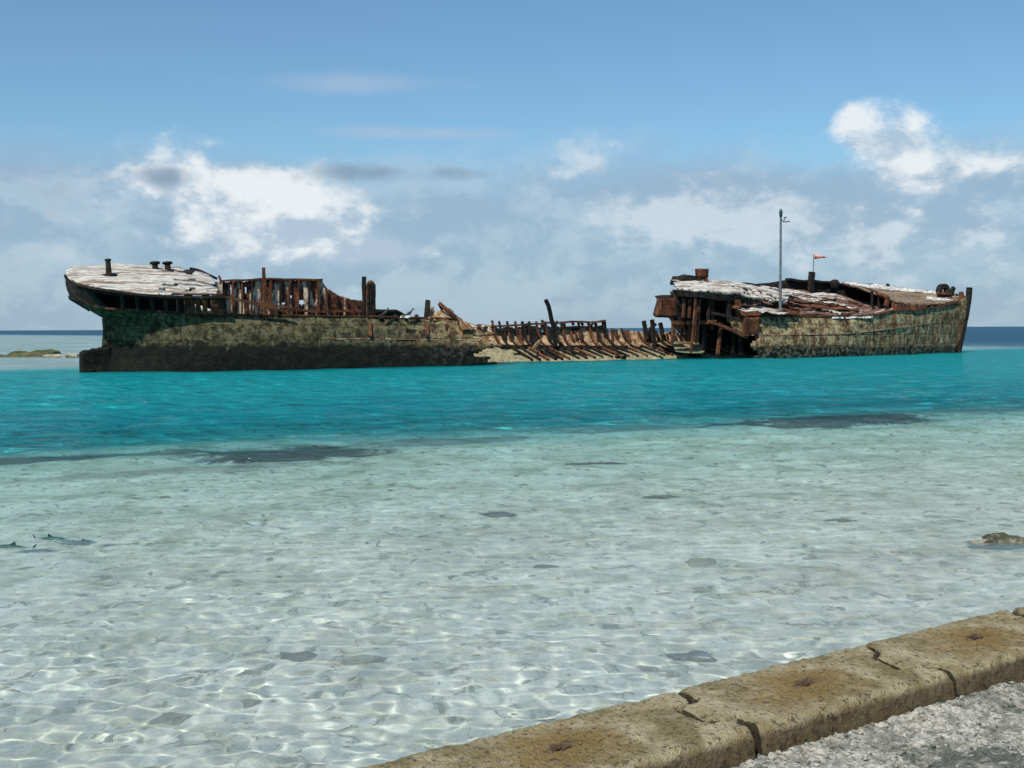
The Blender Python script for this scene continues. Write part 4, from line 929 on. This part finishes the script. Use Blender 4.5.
c = t.mix(t.math('MULTIPLY', t.sstep(rr, .06, .0), .7), c, (.06, .035, .018))
c = t.mix(t.math('MULTIPLY', t.sstep(aggv, .66, .98), .35), c, (.46, .41, .31))
c = t.mix(t.math('MULTIPLY', t.sstep(b2, .52, .62), .75), c, (.055, .042, .025))
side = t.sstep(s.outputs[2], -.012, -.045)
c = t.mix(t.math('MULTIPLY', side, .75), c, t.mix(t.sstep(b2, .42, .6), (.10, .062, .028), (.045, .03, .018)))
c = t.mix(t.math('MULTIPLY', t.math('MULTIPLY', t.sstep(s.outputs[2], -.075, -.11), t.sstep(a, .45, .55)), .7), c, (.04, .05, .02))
tn = t.node('ShaderNodeSeparateXYZ', {0: t.node('ShaderNodeTexCoord').outputs['Normal']})
c = t.mix(t.math('MULTIPLY', t.sstep(t.math('ABSOLUTE', tn.outputs[0]), .45, .8), .9), c, (.022, .020, .010))  # crack walls coloured dark, standing in for shade inside the gaps
pbr(t, c, .92, t.math('ADD', t.math('MULTIPLY', b2, .8), t.math('ADD', t.math('MULTIPLY', aggv, .45), t.math('MULTIPLY', g3, .6))), 1.0, .035)
mbolt = simple('rusted_bolt_iron', (.035, .02, .012), .9, c2=(.10, .05, .025), sc=60)
mcrack = None
def crack(pts):
    a_ = sorted([sw(*q) for q in pts], key=lambda q: q[1]); a_ = np.array(a_)
    sl_ = np.gradient(np.interp(np.linspace(0, WW, 200), a_[:, 1], a_[:, 0]), WW/199)
    f_ = lambda w: np.interp(w, a_[:, 1], a_[:, 0])
    f_.gap = lambda w: np.sqrt(1+min(float(np.interp(w, np.linspace(0, WW, 200), sl_))**2, 25))
    return f_
c1 = crack([(676, 690), (690, 697), (693, 700), (679, 707), (704, 720), (719, 721), (733, 718), (752, 724), (761, 730)])
c2 = crack([(867, 645), (878, 651), (875, 657), (899, 667), (920, 666), (940, 667), (950, 670)])
c3 = crack([(1003, 606.5), (1011, 607), (1019, 613), (1034, 616), (1050, 630), (1062, 640)])
DROP = .10
def block(sa, sb, cen, label, seed, ea=0, eb=0):
    """one block between two crack lines"""
    prof = [(-.012, -.30), (-.008, -.12), (.0, -.03), (.012, -.004)]
    prof += [(w, 0) for w in np.linspace(.03, WW-.035, 70)] + [(WW-.018, -.006), (WW-.004, -.022), (WW+.004, -.045), (WW+.008, -.08), (WW+.012, -.11), (WW+.015, -.15), (WW+.015, -.30)]
    nc = 260; rows = []
    for w, z in prof:
        wc = min(max(w, 0), WW); s_ = np.linspace(sa(wc)+ea*getattr(sa, 'gap', lambda w: 1)(wc), sb(wc)-eb*getattr(sb, 'gap', lambda w: 1)(wc), nc)
        rows.append(np.stack([s_, np.full(nc, w), np.full(nc, z)], 1))
    G = np.array(rows); S_, W_ = G[..., 0], G[..., 1]
    edge = np.minimum(S_-S_[:, :1], S_[:, -1:]-S_)
    top_ = (G[..., 2] > -.03)
    d = .006*vnoise(S_, W_, 3, seed, 5, .6)+.005*vnoise(S_, W_+G[..., 2], 16, seed+5, 3, .7)+.0035*vnoise(S_, W_-G[..., 2], 60, seed+9, 2)
    G[..., 2] += d-.018*np.exp(-(edge/.02))*(.6+.6*vnoise(S_, W_, 9, seed+3, 2))*top_
    G[..., 2] -= top_*.010*np.clip(vnoise(S_, W_, 7, seed+7, 3)-.35, 0, 1)*3
    G[..., 1] += (G[..., 2] < -.01)*(.012*vnoise(S_, G[..., 2]*1.0, 9, seed+11, 4)+.006*vnoise(S_, G[..., 2], 40, seed+12, 2))*np.where(W_ > .1, 1, -1)
    # close the ends with walls running down the cracks
    lo = G[:, :1].copy(); lo[..., 2] = -.34; hi = G[:, -1:].copy(); hi[..., 2] = -.34
    G = np.concatenate([lo, G, hi], 1)
    cx, cw = cen
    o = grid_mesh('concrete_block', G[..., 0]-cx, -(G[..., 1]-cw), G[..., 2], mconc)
    # y of the block points away from the shore so that the frame is right handed
    o.location = W0+WD*cx+WN*cw; o.location.z = ZT
    o.rotation_euler = (0, 0, math.atan2(WD.y, WD.x))
    tag(o, label, 'concrete block', 'concrete blocks of the shore wall')
    bm = bmesh.new(); bmesh.ops.create_icosphere(bm, subdivisions=3, radius=.02)
    for v in bm.verts: v.co *= 1+.9*noise.noise(v.co*60+Vector((seed, 0, 0))); v.co.z *= .45; v.co.x *= 1.5
    me = bpy.data.meshes.new('rusted_bolt'); bm.to_mesh(me); bm.free(); me.materials.append(mbolt)
    b = bpy.data.objects.new('rusted_bolt', me); col.objects.link(b); b.parent = o; b.location = (0, 0, .002)
    return o
lft = lambda w: -1.6
cA, cB, cC = sw(560, 748), sw(805, 684), sw(975, 638)
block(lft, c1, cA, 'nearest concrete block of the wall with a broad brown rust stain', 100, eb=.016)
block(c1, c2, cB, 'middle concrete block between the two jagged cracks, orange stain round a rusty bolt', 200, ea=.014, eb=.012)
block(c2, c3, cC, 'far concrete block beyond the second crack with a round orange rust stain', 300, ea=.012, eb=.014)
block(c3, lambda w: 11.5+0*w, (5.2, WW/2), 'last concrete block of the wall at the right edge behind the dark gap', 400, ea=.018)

# ------------------------------------------------------------------ coral rubble shore behind the wall
m, t = material('coral_rubble'); mrub = m
geo = t.node('ShaderNodeNewGeometry').outputs['Position']
a = t.noise(geo, 2.6, 6, .65, .3); b2 = t.noise(geo, 13, 6, .7, .3); g3 = t.noise(geo, 45, 4, .7)
c = t.mix(t.sstep(b2, .38, .6), (.25, .245, .205), (.66, .63, .55))
c = t.mix(t.math('MULTIPLY', t.sstep(g3, .5, .62), .6), c, (.17, .18, .15))
c = t.mix(t.math('MULTIPLY', t.sstep(t.math('ADD', a, t.math('MULTIPLY', t.math('SUBTRACT', b2, .5), .8)), .50, .58), .8), c, (.05, .07, .05))
c = t.mix(t.math('MULTIPLY', t.sstep(t.noise(geo, 21, 5, .7), .58, .66), .6), c, (.66, .65, .62))
pbr(t, c, .85, t.math('ADD', b2, t.math('MULTIPLY', g3, .5)), 1.0, .05)
ss = np.concatenate([np.linspace(-6, .2, 60)[:-1], np.linspace(.2, 4.6, 520), np.linspace(4.6, 24, 80)[1:]])
ww = np.concatenate([np.linspace(WW-.02, WW+1.3, 190), np.geomspace(1.3, 30, 60)[1:]+WW])
SS, WWg = np.meshgrid(ss, ww)
zr = ZT-DROP+.018*vnoise(SS, WWg, 1.5, 7, 3)+.024*vnoise(SS, WWg, 7, 8, 4, .6)+.016*np.abs(vnoise(SS, WWg, 22, 9, 3, .6))+.006*vnoise(SS, WWg, 60, 10, 2)
zr += .03*sms(WWg, WW+.18, WW+.9)-.012
Xr = W0.x+WD.x*SS+WN.x*WWg; Yr = W0.y+WD.y*SS+WN.y*WWg
sh = grid_mesh('rubble_ground', Xr, Yr, zr, mrub); tag(sh, kind='structure')
# loose rubble pieces
bmr = bmesh.new(); rr2 = random.Random(9)
for i in range(2600):
    s0 = rr2.uniform(1.2, 4.4); w0 = WW+.03+1.1*rr2.random()**1.3; r_ = rr2.uniform(.003, .011)
    x = W0.x+WD.x*s0+WN.x*w0; y = W0.y+WD.y*s0+WN.y*w0
    j = int(np.argmin(abs(ss-s0))); k = int(np.argmin(abs(ww-w0))); z = zr[k, j]+r_*.3
    ret = bmesh.ops.create_icosphere(bmr, subdivisions=1, radius=1, matrix=Matrix.Translation((x, y, z)) @ Matrix.Rotation(rr2.uniform(0, 6.28), 4, 'Z') @ Matrix.Rotation(rr2.uniform(-.5, .5), 4, 'X') @ Matrix.Diagonal((r_*rr2.uniform(.8, 2.0), r_, r_*.6, 1)))
    for v in ret['verts']: v.co += Vector((rr2.uniform(-1, 1), rr2.uniform(-1, 1), rr2.uniform(-1, 1)))*r_*.25
me = bpy.data.meshes.new('loose_rubble'); bmr.to_mesh(me); bmr.free(); me.materials.append(mrub)
o = bpy.data.objects.new('loose_rubble', me); col.objects.link(o)
tag(o, 'small bits of coral rubble scattered on the ground behind the wall', 'rubble', kind='stuff')
